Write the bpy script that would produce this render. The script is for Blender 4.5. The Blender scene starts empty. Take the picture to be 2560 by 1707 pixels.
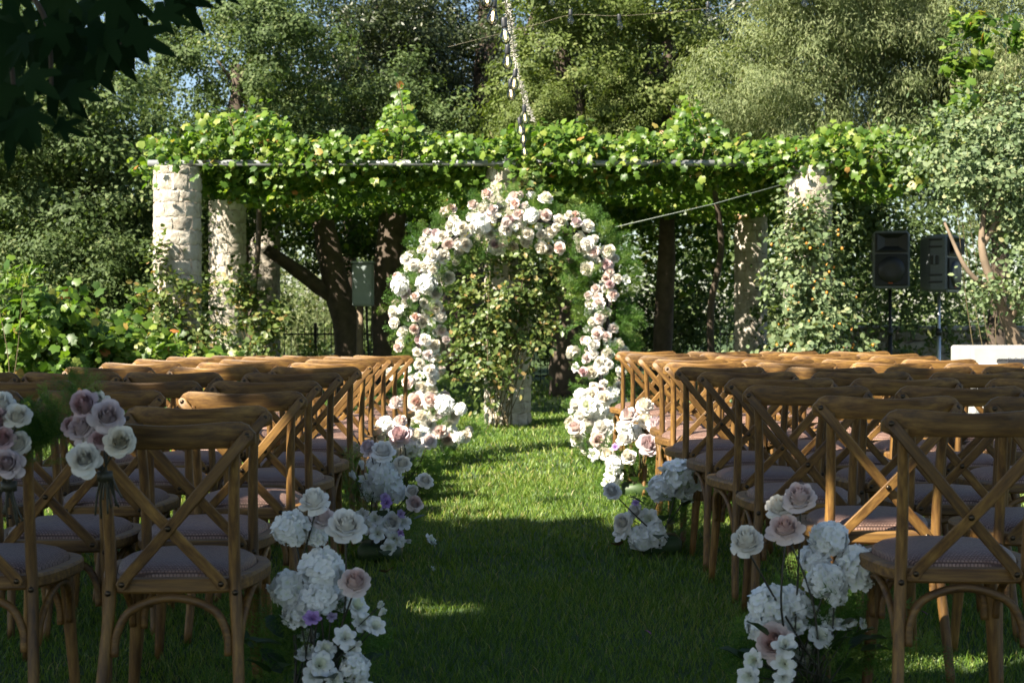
import bpy, math, random
import numpy as np
from mathutils import Vector, Matrix, Quaternion

# ------------------------------------------------------------------ camera, world, sun, exposure
scene = bpy.context.scene
COL = scene.collection
CAM_H = 1.12
FPX = 3555.6          # focal length in photo pixels (50 mm on 36 mm, 2560 px wide)
HORIZON = 795.0
cam_d = bpy.data.cameras.new('camera')
cam = bpy.data.objects.new('camera', cam_d)
COL.objects.link(cam)
cam.location = (0, 0, CAM_H)
cam.rotation_euler = (math.radians(90), 0, 0)
cam_d.lens = 50
cam_d.sensor_width = 36
cam_d.shift_y = -(853.5 - HORIZON) / 2560
cam_d.clip_start = 0.05
cam_d.clip_end = 600
cam_d.dof.use_dof = True
cam_d.dof.focus_distance = 6.2
cam_d.dof.aperture_fstop = 6.3
scene.camera = cam

SUN_EL = math.radians(42)
SUN_AZ = math.radians(48)     # measured from straight behind the camera towards the left
to_sun = Vector((-math.sin(SUN_AZ) * math.cos(SUN_EL), -math.cos(SUN_AZ) * math.cos(SUN_EL), math.sin(SUN_EL)))
world = bpy.data.worlds.new('World')
scene.world = world
world.use_nodes = True
wn = world.node_tree
sky = wn.nodes.new('ShaderNodeTexSky')
sky.sky_type = 'NISHITA'
sky.sun_disc = False
sky.sun_elevation = SUN_EL
sky.sun_rotation = math.radians(180 + 48)
sky.air_density = 1.0
sky.dust_density = 0.6
bg = wn.nodes['Background']
bg.inputs['Strength'].default_value = 0.05
wn.links.new(sky.outputs[0], bg.inputs['Color'])
sun_d = bpy.data.lights.new('sun', 'SUN')
sun_d.energy = 5.0
sun_d.angle = math.radians(0.53)
sun_d.color = (1.0, 0.91, 0.76)
sun = bpy.data.objects.new('sun', sun_d)
COL.objects.link(sun)
sun.rotation_euler = to_sun.to_track_quat('Z', 'Y').to_euler()
sun.location = (-8, -8, 14)
scene.view_settings.view_transform = 'Standard'
scene.view_settings.look = 'None'
scene.view_settings.exposure = 1.9
scene.view_settings.gamma = 1.0
scene.cycles.max_bounces = 5
scene.cycles.diffuse_bounces = 2
scene.cycles.glossy_bounces = 2
scene.cycles.transmission_bounces = 3
scene.cycles.transparent_max_bounces = 6
scene.view_settings.use_curve_mapping = False

RNG = np.random.default_rng(7)
random.seed(7)

def P(px, py, d):
    """world point that the photo pixel (px, py) shows at depth d"""
    return Vector(((px - 1280) / FPX * d, d, CAM_H - (py - HORIZON) / FPX * d))

def sstep(a, b, x):
    t = np.clip((x - a) / (b - a), 0, 1)
    return t * t * (3 - 2 * t)

def gz(x, y):
    """gentle unevenness of the lawn"""
    left = sstep(0.25, -0.65, x)
    near = np.exp(-((y - 3.9) / 1.7) ** 2)
    far = sstep(8.6, 10.2, y) * (1 - sstep(11.5, 13.5, y))
    return -0.036 * left * near - 0.03 * left * far

# ------------------------------------------------------------------ scene graph helpers
def tag(o, label=None, cat=None, group=None, kind=None):
    if label: o['label'] = label
    if cat: o['category'] = cat
    if group: o['group'] = group
    if kind: o['kind'] = kind
    return o

def empty(name, loc=(0, 0, 0), rz=0.0, parent=None):
    o = bpy.data.objects.new(name, None)
    COL.objects.link(o)
    o.location = loc
    o.rotation_euler = (0, 0, rz)
    o.empty_display_size = 0.1
    if parent: o.parent = parent
    return o

def inst(name, mesh, parent=None, loc=(0, 0, 0), rot=None, scale=1.0):
    o = bpy.data.objects.new(name, mesh)
    COL.objects.link(o)
    o.location = loc
    if rot is not None:
        if isinstance(rot, Quaternion):
            o.rotation_mode = 'QUATERNION'
            o.rotation_quaternion = rot
        else:
            o.rotation_euler = rot
    o.scale = (scale, scale, scale) if np.isscalar(scale) else scale
    if parent: o.parent = parent
    return o

class MB:
    def __init__(self):
        self.v = []; self.f = []; self.att = []
    def add(self, verts, faces, att=None):
        o = len(self.v)
        self.v.extend([tuple(map(float, p)) for p in verts])
        self.f.extend([tuple(i + o for i in f) for f in faces])
        self.att.extend(att if att is not None else [0.0] * len(verts))
    def mesh(self, name, mat, smooth=True, attname=None, sharp=None):
        m = bpy.data.meshes.new(name)
        m.from_pydata(self.v, [], self.f)
        if mat is not None: m.materials.append(mat)
        if smooth: m.polygons.foreach_set('use_smooth', np.ones(len(m.polygons), bool))
        if attname:
            a = m.attributes.new(attname, 'FLOAT', 'POINT')
            a.data.foreach_set('value', np.array(self.att, np.float32))
        m.update()
        if sharp: m.set_sharp_from_angle(angle=math.radians(sharp))
        return m

def box(mb, c, s, bev=0.0):
    x, y, z = c; a, b, h = s[0] / 2, s[1] / 2, s[2] / 2
    if bev <= 0:
        v = [(x + i * a, y + j * b, z + k * h) for k in (-1, 1) for j in (-1, 1) for i in (-1, 1)]
        mb.add(v, [(0, 2, 3, 1), (4, 5, 7, 6), (0, 1, 5, 4), (2, 6, 7, 3), (0, 4, 6, 2), (1, 3, 7, 5)])
        return
    rings = []
    for (ins, zz) in ((bev, -h), (0, -h + bev), (0, h - bev), (bev, h)):
        aa, bb = a - ins, b - ins
        q = min(bev, aa * .5, bb * .5)
        rings.append([(x - aa + q, y - bb, z + zz), (x + aa - q, y - bb, z + zz), (x + aa, y - bb + q, z + zz), (x + aa, y + bb - q, z + zz),
                      (x + aa - q, y + bb, z + zz), (x - aa + q, y + bb, z + zz), (x - aa, y + bb - q, z + zz), (x - aa, y - bb + q, z + zz)])
    v = [p for r in rings for p in r]
    f = []
    for r in range(3):
        for i in range(8):
            j = (i + 1) % 8
            f.append((r * 8 + i, r * 8 + j, r * 8 + 8 + j, r * 8 + 8 + i))
    f.append(tuple(range(7, -1, -1))); f.append(tuple(range(24, 32)))
    mb.add(v, f)

def catmull(pts, n):
    pts = [np.array(p, float) for p in pts]
    P_ = [2 * pts[0] - pts[1]] + pts + [2 * pts[-1] - pts[-2]]
    out = []
    for i in range(1, len(P_) - 2):
        for k in range(n):
            t = k / n
            a, b, c, d = P_[i - 1], P_[i], P_[i + 1], P_[i + 2]
            out.append(.5 * ((2 * b) + (-a + c) * t + (2 * a - 5 * b + 4 * c - d) * t ** 2 + (-a + 3 * b - 3 * c + d) * t ** 3))
    out.append(pts[-1])
    return out

def tube(mb, pts, rad, seg=8, cap=True, jitter=0.0, flat=None):
    """swept tube; rad a number or list; flat = (width, thickness, normal) makes a flat strap instead"""
    pts = [Vector(p) for p in pts]
    n = len(pts)
    if np.isscalar(rad): rad = [rad] * n
    elif len(rad) != n: rad = list(np.interp(np.linspace(0, 1, n), np.linspace(0, 1, len(rad)), rad))
    T = []
    for i in range(n):
        t = pts[min(i + 1, n - 1)] - pts[max(i - 1, 0)]
        T.append(t.normalized())
    up = Vector((0, 0, 1)) if abs(T[0].z) < .9 else Vector((1, 0, 0))
    nrm = (up - T[0] * up.dot(T[0])).normalized()
    v = []
    for i in range(n):
        nrm = (nrm - T[i] * nrm.dot(T[i])).normalized()
        bi = T[i].cross(nrm)
        for k in range(seg):
            a = 2 * math.pi * k / seg
            r = rad[i] * (1 + (random.uniform(-jitter, jitter) if jitter else 0))
            v.append(pts[i] + nrm * (math.cos(a) * r) + bi * (math.sin(a) * r))
    f = []
    for i in range(n - 1):
        for k in range(seg):
            k2 = (k + 1) % seg
            f.append((i * seg + k, i * seg + k2, (i + 1) * seg + k2, (i + 1) * seg + k))
    if cap:
        f.append(tuple(range(seg - 1, -1, -1)))
        f.append(tuple(range((n - 1) * seg, n * seg)))
    mb.add(v, f)

def tube_mesh(name, pts, rad, mat, seg=8, jitter=0.0, smooth=True):
    mb = MB(); tube(mb, pts, rad, seg, True, jitter)
    return mb.mesh(name, mat, smooth)

def big_mesh(name, verts, faces_flat, fsize, mat, rnd=None):
    """verts (N,3) ; faces_flat (M,fsize) index array, all faces of one size"""
    m = bpy.data.meshes.new(name)
    nf = len(faces_flat)
    m.vertices.add(len(verts)); m.vertices.foreach_set('co', np.asarray(verts, np.float32).ravel())
    m.loops.add(nf * fsize); m.loops.foreach_set('vertex_index', np.asarray(faces_flat, np.int32).ravel())
    m.polygons.add(nf)
    m.polygons.foreach_set('loop_start', np.arange(0, nf * fsize, fsize, dtype=np.int32))
    if rnd is not None:
        a = m.attributes.new('rnd', 'FLOAT', 'FACE')
        a.data.foreach_set('value', np.asarray(rnd, np.float32))
    if mat is not None: m.materials.append(mat)
    m.update(calc_edges=True)
    return m

def unit(a):
    return a / np.maximum(np.linalg.norm(a, axis=-1, keepdims=True), 1e-9)

def leaf_cloud(name, C, N, S, tmpl, mat, rng=RNG, T=None, rnd=None):
    """scatter a leaf template (verts k x 3 : x across, y along, z normal; triangles) at C with normals N, sizes S"""
    tv, tf = np.array(tmpl[0], float), np.array(tmpl[1], int)
    n = len(C); k = len(tv)
    N = unit(np.asarray(N, float))
    R = rng.normal(size=(n, 3)) if T is None else np.asarray(T, float)
    T_ = unit(R - N * (R * N).sum(1, keepdims=True))
    B = np.cross(N, T_)
    S = np.broadcast_to(np.asarray(S, float), (n,))[:, None, None]
    V = C[:, None, :] + S * (tv[None, :, 0:1] * B[:, None, :] + tv[None, :, 1:2] * T_[:, None, :] + tv[None, :, 2:3] * N[:, None, :])
    F = (tf[None] + (np.arange(n) * k)[:, None, None]).reshape(-1, tf.shape[1])
    r = rng.random(n) if rnd is None else rnd
    return big_mesh(name, V.reshape(-1, 3), F, tf.shape[1], mat, np.repeat(r, len(tf)))

# leaf templates
KITE = ([(0, 0, 0), (.27, .45, .05), (0, 1, -.03), (-.27, .45, .05)], [(0, 1, 2), (0, 2, 3)])
BROAD = ([(0, 0, 0), (.3, .25, .05), (.33, .62, .06), (0, 1, -.06), (-.33, .62, .06), (-.3, .25, .05)], [(0, 1, 2), (0, 2, 3), (0, 3, 4), (0, 4, 5)])
WIDE = ([(0, 0, 0), (.46, .2, .05), (.42, .65, .06), (0, 1, -.06), (-.42, .65, .06), (-.46, .2, .05)], [(0, 1, 2), (0, 2, 3), (0, 3, 4), (0, 4, 5)])
SLIM = ([(0, 0, 0), (.105, .45, .02), (0, 1, -.05), (-.105, .45, .02)], [(0, 1, 2), (0, 2, 3)])
def lobed(depth=.42):
    pts = []
    lob = [(-150, .55), (-105, .62), (-80, .58), (-52, .84), (-26, .68), (0, 1.0), (26, .68), (52, .84), (80, .58), (105, .62), (150, .55)]
    for a, r in lob:
        r2 = r if r > .52 else r * (1 - depth * .3)
        th = math.radians(a)
        pts.append((math.sin(th) * r2 * .62, .3 + math.cos(th) * r2 * .62, -.10 * r2 * r2 + .05 * abs(math.sin(th))))
    v = [(0, .28, .06)] + pts + [(0, .12, .02)]
    f = [(0, i + 1, i) for i in range(1, 11)] + [(0, 1, 12), (0, 12, 11)]
    return v, f
GRAPE = lobed()

# ------------------------------------------------------------------ materials
def newmat(name):
    m = bpy.data.materials.new(name); m.use_nodes = True
    nt = m.node_tree
    return m, nt, nt.nodes['Principled BSDF'], nt.nodes['Material Output']

def ramp(nt, stops, fac):
    r = nt.nodes.new('ShaderNodeValToRGB')
    e = r.color_ramp.elements
    while len(e) > len(stops): e.remove(e[-1])
    while len(e) < len(stops): e.new(.5)
    for el, (p, c) in zip(e, stops):
        el.position = p; el.color = (*c, 1)
    if fac is not None: nt.links.new(fac, r.inputs[0])
    return r.outputs[0]

def noise(nt, vec, scale, detail=4, rough=.55, w=None):
    n = nt.nodes.new('ShaderNodeTexNoise')
    n.inputs['Scale'].default_value = scale
    n.inputs['Detail'].default_value = detail
    n.inputs['Roughness'].default_value = rough
    if vec is not None: nt.links.new(vec, n.inputs['Vector'])
    return n.outputs['Fac']

def coords(nt, kind='Object', scale=None, randomize=False):
    tc = nt.nodes.new('ShaderNodeTexCoord')
    out = tc.outputs[kind]
    if randomize:
        oi = nt.nodes.new('ShaderNodeObjectInfo')
        ml = nt.nodes.new('ShaderNodeMath'); ml.operation = 'MULTIPLY'; ml.inputs[1].default_value = 37.0
        nt.links.new(oi.outputs['Random'], ml.inputs[0])
        ad = nt.nodes.new('ShaderNodeVectorMath'); ad.operation = 'ADD'
        nt.links.new(out, ad.inputs[0]); nt.links.new(ml.outputs[0], ad.inputs[1])
        out = ad.outputs[0]
    if scale:
        mp = nt.nodes.new('ShaderNodeVectorMath'); mp.operation = 'MULTIPLY'
        mp.inputs[1].default_value = scale
        nt.links.new(out, mp.inputs[0]); out = mp.outputs[0]
    return out

def bump(nt, bsdf, height, strength=.4, dist=.005):
    b = nt.nodes.new('ShaderNodeBump')
    b.inputs['Strength'].default_value = strength
    b.inputs['Distance'].default_value = dist
    nt.links.new(height, b.inputs['Height'])
    nt.links.new(b.outputs[0], bsdf.inputs['Normal'])

def leaf_mat(name, stops, trans=.35, rough=.5, objrnd=False, spec=.4, tcol=None):
    m, nt, p, out = newmat(name)
    if objrnd:
        a = nt.nodes.new('ShaderNodeObjectInfo').outputs['Random']
    else:
        an = nt.nodes.new('ShaderNodeAttribute'); an.attribute_name = 'rnd'; a = an.outputs['Fac']
    c = ramp(nt, stops, a)
    nt.links.new(c, p.inputs['Base Color'])
    p.inputs['Roughness'].default_value = rough
    p.inputs['Specular IOR Level'].default_value = spec
    t = nt.nodes.new('ShaderNodeBsdfTranslucent')
    hs = nt.nodes.new('ShaderNodeMix'); hs.data_type = 'RGBA'; hs.blend_type = 'MULTIPLY'
    hs.inputs[0].default_value = 1
    nt.links.new(c, hs.inputs[6]); hs.inputs[7].default_value = (*(tcol or (1.5, 1.6, .6)), 1)
    nt.links.new(hs.outputs[2], t.inputs['Color'])
    mx = nt.nodes.new('ShaderNodeMixShader'); mx.inputs[0].default_value = trans
    nt.links.new(p.outputs[0], mx.inputs[1]); nt.links.new(t.outputs[0], mx.inputs[2])
    nt.links.new(mx.outputs[0], out.inputs['Surface'])
    return m

def petal_mat(name, inner, outer, trans=.3):
    m, nt, p, out = newmat(name)
    an = nt.nodes.new('ShaderNodeAttribute'); an.attribute_name = 'lay'
    oi = nt.nodes.new('ShaderNodeObjectInfo')
    c = ramp(nt, [(0.0, inner), (.55, tuple(.35 * a + .65 * b for a, b in zip(inner, outer))), (1.0, outer)], an.outputs['Fac'])
    hv = nt.nodes.new('ShaderNodeHueSaturation')
    mr = nt.nodes.new('ShaderNodeMapRange'); mr.inputs[3].default_value = .6; mr.inputs[4].default_value = 1.35
    nt.links.new(oi.outputs['Random'], mr.inputs[0]); nt.links.new(mr.outputs[0], hv.inputs['Saturation'])
    nt.links.new(c, hv.inputs['Color'])
    nt.links.new(hv.outputs[0], p.inputs['Base Color'])
    p.inputs['Roughness'].default_value = .55
    p.inputs['Specular IOR Level'].default_value = .25
    t = nt.nodes.new('ShaderNodeBsdfTranslucent'); nt.links.new(hv.outputs[0], t.inputs['Color'])
    mx = nt.nodes.new('ShaderNodeMixShader'); mx.inputs[0].default_value = trans
    nt.links.new(p.outputs[0], mx.inputs[1]); nt.links.new(t.outputs[0], mx.inputs[2])
    nt.links.new(mx.outputs[0], out.inputs['Surface'])
    return m

def plain(name, col, rough=.6, metal=0.0, var=.12, scale=12, bmp=0.0):
    m, nt, p, out = newmat(name)
    v = coords(nt, 'Object', None, True)
    n = noise(nt, v, scale)
    c = ramp(nt, [(.25, tuple(x * (1 - var) for x in col)), (.75, tuple(min(1, x * (1 + var)) for x in col))], n)
    nt.links.new(c, p.inputs['Base Color'])
    p.inputs['Roughness'].default_value = rough
    p.inputs['Metallic'].default_value = metal
    if bmp: bump(nt, p, n, bmp, .01)
    return m

def wood(name, scale):
    m, nt, p, out = newmat(name)
    v = coords(nt, 'Object', scale, True)
    g = noise(nt, v, 1.0, 6, .65)
    v2 = coords(nt, 'Object', tuple(s * .22 for s in scale), True)
    g2 = noise(nt, v2, 1.0, 3, .5)
    c1 = ramp(nt, [(.26, (.050, .023, .007)), (.42, (.120, .058, .014)), (.56, (.205, .108, .025)), (.75, (.34, .195, .048))], g)
    oi = nt.nodes.new('ShaderNodeObjectInfo')
    mx = nt.nodes.new('ShaderNodeMix'); mx.data_type = 'RGBA'; mx.blend_type = 'MULTIPLY'; mx.inputs[0].default_value = 1
    c2 = ramp(nt, [(.3, (.66, .62, .58)), (.5, (.95, .93, .9)), (.75, (1.1, 1.08, 1.0))], g2)
    nt.links.new(c1, mx.inputs[6]); nt.links.new(c2, mx.inputs[7])
    hv = nt.nodes.new('ShaderNodeHueSaturation')
    mr = nt.nodes.new('ShaderNodeMapRange'); mr.inputs[3].default_value = .72; mr.inputs[4].default_value = 1.12
    nt.links.new(oi.outputs['Random'], mr.inputs[0]); nt.links.new(mr.outputs[0], hv.inputs['Value'])
    nt.links.new(mx.outputs[2], hv.inputs['Color'])
    nt.links.new(hv.outputs[0], p.inputs['Base Color'])
    rr = nt.nodes.new('ShaderNodeMapRange'); rr.inputs[3].default_value = .46; rr.inputs[4].default_value = .68
    nt.links.new(g, rr.inputs[0]); nt.links.new(rr.outputs[0], p.inputs['Roughness'])
    bump(nt, p, g, .25, .0015)
    return m

M = {}
M['wood_v'] = wood('oiled_wood_upright', (70, 70, 5))
M['wood_h'] = wood('oiled_wood_level', (5, 70, 70))
M['bolt'] = plain('dark_bronze', (.06, .045, .03), .35, .9)

def weave_mat():
    m, nt, p, out = newmat('woven_rattan')
    tc = nt.nodes.new('ShaderNodeTexCoord')
    mp = nt.nodes.new('ShaderNodeMapping'); mp.inputs['Scale'].default_value = (1, 1, 1)
    nt.links.new(tc.outputs['Object'], mp.inputs['Vector'])
    w1 = nt.nodes.new('ShaderNodeTexBrick')
    w1.inputs['Scale'].default_value = 44
    w1.inputs['Color1'].default_value = (.34, .215, .165, 1)
    w1.inputs['Color2'].default_value = (.24, .14, .105, 1)
    w1.inputs['Mortar'].default_value = (.085, .045, .034, 1)
    w1.inputs['Mortar Size'].default_value = .07
    w1.inputs['Mortar Smooth'].default_value = .6
    w1.inputs['Brick Width'].default_value = .42
    w1.inputs['Row Height'].default_value = .26
    nt.links.new(mp.outputs[0], w1.inputs['Vector'])
    oi = nt.nodes.new('ShaderNodeObjectInfo')
    hv = nt.nodes.new('ShaderNodeHueSaturation')
    mr = nt.nodes.new('ShaderNodeMapRange'); mr.inputs[3].default_value = .8; mr.inputs[4].default_value = 1.2
    nt.links.new(oi.outputs['Random'], mr.inputs[0]); nt.links.new(mr.outputs[0], hv.inputs['Value'])
    nt.links.new(w1.outputs['Color'], hv.inputs['Color']); nt.links.new(hv.outputs[0], p.inputs['Base Color'])
    p.inputs['Roughness'].default_value = .5
    inv = nt.nodes.new('ShaderNodeMath'); inv.operation = 'SUBTRACT'; inv.inputs[0].default_value = 1
    nt.links.new(w1.outputs['Fac'], inv.inputs[1])
    bump(nt, p, inv.outputs[0], .9, .003)
    return m
M['weave'] = weave_mat()

M['grass'] = leaf_mat('lawn_grass_blades', [(0, (.040, .092, .013)), (.45, (.098, .178, .020)), (.8, (.165, .235, .034)), (.94, (.22, .25, .055)), (1, (.32, .28, .12))], .35, .5, tcol=(1.5, 1.5, .5))
M['oak'] = leaf_mat('oak_leaves', [(0, (.038, .062, .020)), (.5, (.070, .108, .034)), (.85, (.105, .145, .048)), (1, (.17, .19, .075))], .25, .62, spec=.25)
M['oakshade'] = leaf_mat('oak_leaves_shade_tinted', [(0, (.018, .030, .010)), (.5, (.036, .052, .017)), (.85, (.06, .078, .028)), (1, (.10, .11, .045))], .2, .4)  # oak leaves with shade put into the colour, for the dark background crowns
M['oak2'] = leaf_mat('oak_leaves_yellowish', [(0, (.055, .082, .018)), (.5, (.100, .135, .032)), (.85, (.14, .175, .05)), (1, (.21, .22, .08))], .3, .6, spec=.25)
M['pale'] = leaf_mat('silvery_willow_leaves', [(0, (.10, .130, .055)), (.5, (.165, .200, .088)), (.9, (.225, .25, .12)), (1, (.28, .27, .14))], .3, .6, spec=.25)
M['lentisk'] = leaf_mat('glossy_lentisk_leaves', [(0, (.065, .105, .045)), (.5, (.125, .175, .080)), (.9, (.18, .225, .11)), (1, (.26, .25, .12))], .25, .6)
VINE = [(0, (.035, .080, .012)), (.4, (.075, .145, .018)), (.80, (.145, .225, .030)), (.965, (.24, .29, .06)), (.99, (.33, .27, .08)), (1, (.36, .14, .04))]
M['vine'] = leaf_mat('grapevine_leaves', VINE, .4, .42)
M['vine_obj'] = leaf_mat('grapevine_leaf_single', VINE, .4, .42, objrnd=True)
M['rosebush'] = leaf_mat('climbing_rose_leaves', [(0, (.045, .080, .020)), (.5, (.10, .145, .038)), (.85, (.17, .20, .065)), (1, (.32, .20, .08))], .3, .4)
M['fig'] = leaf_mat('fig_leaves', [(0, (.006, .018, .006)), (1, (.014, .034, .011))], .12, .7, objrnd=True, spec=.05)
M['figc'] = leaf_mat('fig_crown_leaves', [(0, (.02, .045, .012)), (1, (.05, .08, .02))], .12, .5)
M['fern'] = leaf_mat('plumosa_fern', [(0, (.035, .095, .012)), (.6, (.075, .165, .022)), (1, (.15, .22, .04))], .35, .5)
M['leafdark'] = leaf_mat('rose_foliage', [(0, (.018, .045, .012)), (1, (.04, .08, .02))], .2, .4, objrnd=True)
M['stem'] = plain('flower_stem', (.035, .065, .018), .5)
M['stemdark'] = plain('dark_flower_stem', (.030, .028, .014), .5)
M['bark'] = plain('rough_bark', (.075, .055, .040), .9, 0, .5, 9, .8)
M['barkpale'] = plain('smooth_pale_bark', (.17, .125, .085), .85, 0, .35, 6, .5)
M['twig'] = plain('vine_twig', (.11, .085, .04), .8, 0, .3, 12)

M['rose_white'] = petal_mat('rose_petals_ivory', (.87, .82, .70), (.89, .85, .77))
M['rose_blush'] = petal_mat('rose_petals_blush', (.76, .55, .49), (.86, .76, .71))
M['rose_mauve'] = petal_mat('rose_petals_mauve', (.58, .38, .38), (.70, .57, .58))
M['hyd'] = petal_mat('hydrangea_petals_white', (.72, .78, .58), (.88, .89, .86), .25)
M['lis'] = petal_mat('lisianthus_petals_white', (.62, .66, .42), (.87, .87, .85))
M['lav'] = petal_mat('lisianthus_petals_lavender', (.28, .16, .36), (.50, .36, .62))

def stone_mat():
    m, nt, p, out = newmat('rough_limestone')
    v = coords(nt, 'Object', None, True)
    n1 = noise(nt, v, 9, 8, .7); n2 = noise(nt, v, 28, 6, .7)
    c = ramp(nt, [(.3, (.26, .21, .16)), (.45, (.45, .40, .33)), (.6, (.55, .50, .43)), (.75, (.62, .58, .52))], n1)
    oi = nt.nodes.new('ShaderNodeObjectInfo')
    hv = nt.nodes.new('ShaderNodeHueSaturation')
    mr = nt.nodes.new('ShaderNodeMapRange'); mr.inputs[3].default_value = .78; mr.inputs[4].default_value = 1.1
    nt.links.new(oi.outputs['Random'], mr.inputs[0]); nt.links.new(mr.outputs[0], hv.inputs['Value'])
    nt.links.new(c, hv.inputs['Color']); nt.links.new(hv.outputs[0], p.inputs['Base Color'])
    p.inputs['Roughness'].default_value = .9
    ad = nt.nodes.new('ShaderNodeMath'); ad.operation = 'ADD'
    nt.links.new(n1, ad.inputs[0]); nt.links.new(n2, ad.inputs[1])
    bump(nt, p, ad.outputs[0], 1.0, .02)
    return m
M['stone'] = stone_mat()
M['mortar'] = plain('grey_mortar', (.30, .26, .21), .95, 0, .2, 30, .6)
M['pipe'] = plain('painted_grey_pipe', (.20, .21, .22), .45, .2, .1, 8)
M['blackplastic'] = plain('black_speaker_plastic', (.012, .012, .014), .45, 0, .2, 60, .2)
M['greyplastic'] = plain('dark_grey_speaker_shell', (.11, .12, .13), .5, 0, .15, 60, .2)
M['grille'] = plain('speaker_grille_cloth', (.018, .018, .020), .75, 0, .3, 120)
M['badge'] = plain('orange_badge', (.45, .09, .02), .5)
M['metal'] = plain('brushed_steel_pole', (.45, .46, .47), .35, .8)
M['blackmetal'] = plain('black_iron', (.012, .012, .012), .5, .4)
M['concrete'] = plain('pale_concrete', (.36, .35, .33), .9, 0, .12, 6, .3)
M['elbox'] = plain('grey_green_box_paint', (.22, .26, .26), .5, 0, .08, 10)
M['whitecloth'] = plain('white_table_laminate', (.7, .7, .7), .4, 0, .04)
M['cable'] = plain('white_cable', (.55, .52, .46), .6)
M['wire'] = plain('pale_rope', (.20, .23, .19), .7)
M['wire2'] = plain('brown_flex', (.20, .17, .12), .6)
M['socket'] = plain('black_lamp_socket', (.03, .032, .036), .45)
M['hip'] = plain('orange_rose_hip', (.50, .20, .02), .4)

def glass_mat(name, col, rough=.02, mix=.12):
    m, nt, p, out = newmat(name)
    nt.nodes.remove(p)
    tr = nt.nodes.new('ShaderNodeBsdfTransparent'); tr.inputs[0].default_value = (*col, 1)
    gl = nt.nodes.new('ShaderNodeBsdfGlossy'); gl.inputs['Roughness'].default_value = rough
    fr = nt.nodes.new('ShaderNodeLayerWeight'); fr.inputs[0].default_value = .3
    ml = nt.nodes.new('ShaderNodeMath'); ml.operation = 'ADD'; ml.inputs[1].default_value = mix * .5
    nt.links.new(fr.outputs['Fresnel'], ml.inputs[0])
    mx = nt.nodes.new('ShaderNodeMixShader')
    nt.links.new(ml.outputs[0], mx.inputs[0]); nt.links.new(tr.outputs[0], mx.inputs[1]); nt.links.new(gl.outputs[0], mx.inputs[2])
    nt.links.new(mx.outputs[0], out.inputs['Surface'])
    return m
M['bulbglass'] = glass_mat('bulb_glass', (.96, .92, .84))
M['acrylic'] = glass_mat('clear_acrylic', (.8, .86, .9), .05, .3)
def emit(name, col, s):
    m, nt, p, out = newmat(name)
    p.inputs['Emission Color'].default_value = (*col, 1); p.inputs['Emission Strength'].default_value = s
    p.inputs['Base Color'].default_value = (*col, 1)
    return m
M['filament'] = emit('glowing_filament', (1, .78, .45), 1.3)

def ground_mat():
    m, nt, p, out = newmat('lawn_soil_and_turf')
    v = coords(nt, 'Object')
    n1 = noise(nt, v, 1.3, 5); n2 = noise(nt, v, 60, 4, .7)
    mxn = nt.nodes.new('ShaderNodeMath'); mxn.operation = 'MULTIPLY_ADD'; mxn.inputs[1].default_value = .55
    nt.links.new(n2, mxn.inputs[0])
    h = nt.nodes.new('ShaderNodeMath'); h.operation = 'MULTIPLY'; h.inputs[1].default_value = .45; nt.links.new(n1, h.inputs[0])
    nt.links.new(h.outputs[0], mxn.inputs[2])
    c = ramp(nt, [(.3, (.016, .036, .008)), (.5, (.034, .066, .013)), (.7, (.055, .085, .020))], mxn.outputs[0])
    nt.links.new(c, p.inputs['Base Color'])
    p.inputs['Roughness'].default_value = .95
    bump(nt, p, n2, .8, .02)
    return m
M['ground'] = ground_mat()

# ------------------------------------------------------------------ ground
def build_ground():
    xs = np.concatenate([np.linspace(-250, -12, 12), np.linspace(-10, 10, 61), np.linspace(12, 250, 12)])
    ys = np.concatenate([np.linspace(-60, -2, 8), np.linspace(0, 26, 79), np.linspace(30, 420, 16)])
    X, Y = np.meshgrid(xs, ys)
    Z = gz(X, Y)
    V = np.stack([X, Y, Z], -1).reshape(-1, 3)
    nx = len(xs)
    i, j = np.meshgrid(np.arange(nx - 1), np.arange(len(ys) - 1))
    a = (j * nx + i).ravel()
    F = np.stack([a, a + 1, a + nx + 1, a + nx], -1)
    o = inst('lawn', big_mesh('lawn', V, F, 4, M['ground']))
    o.data.polygons.foreach_set('use_smooth', np.ones(len(F), bool))
    tag(o, 'mown green lawn under the chairs and along the aisle', None, None, 'structure')
build_ground()

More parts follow.
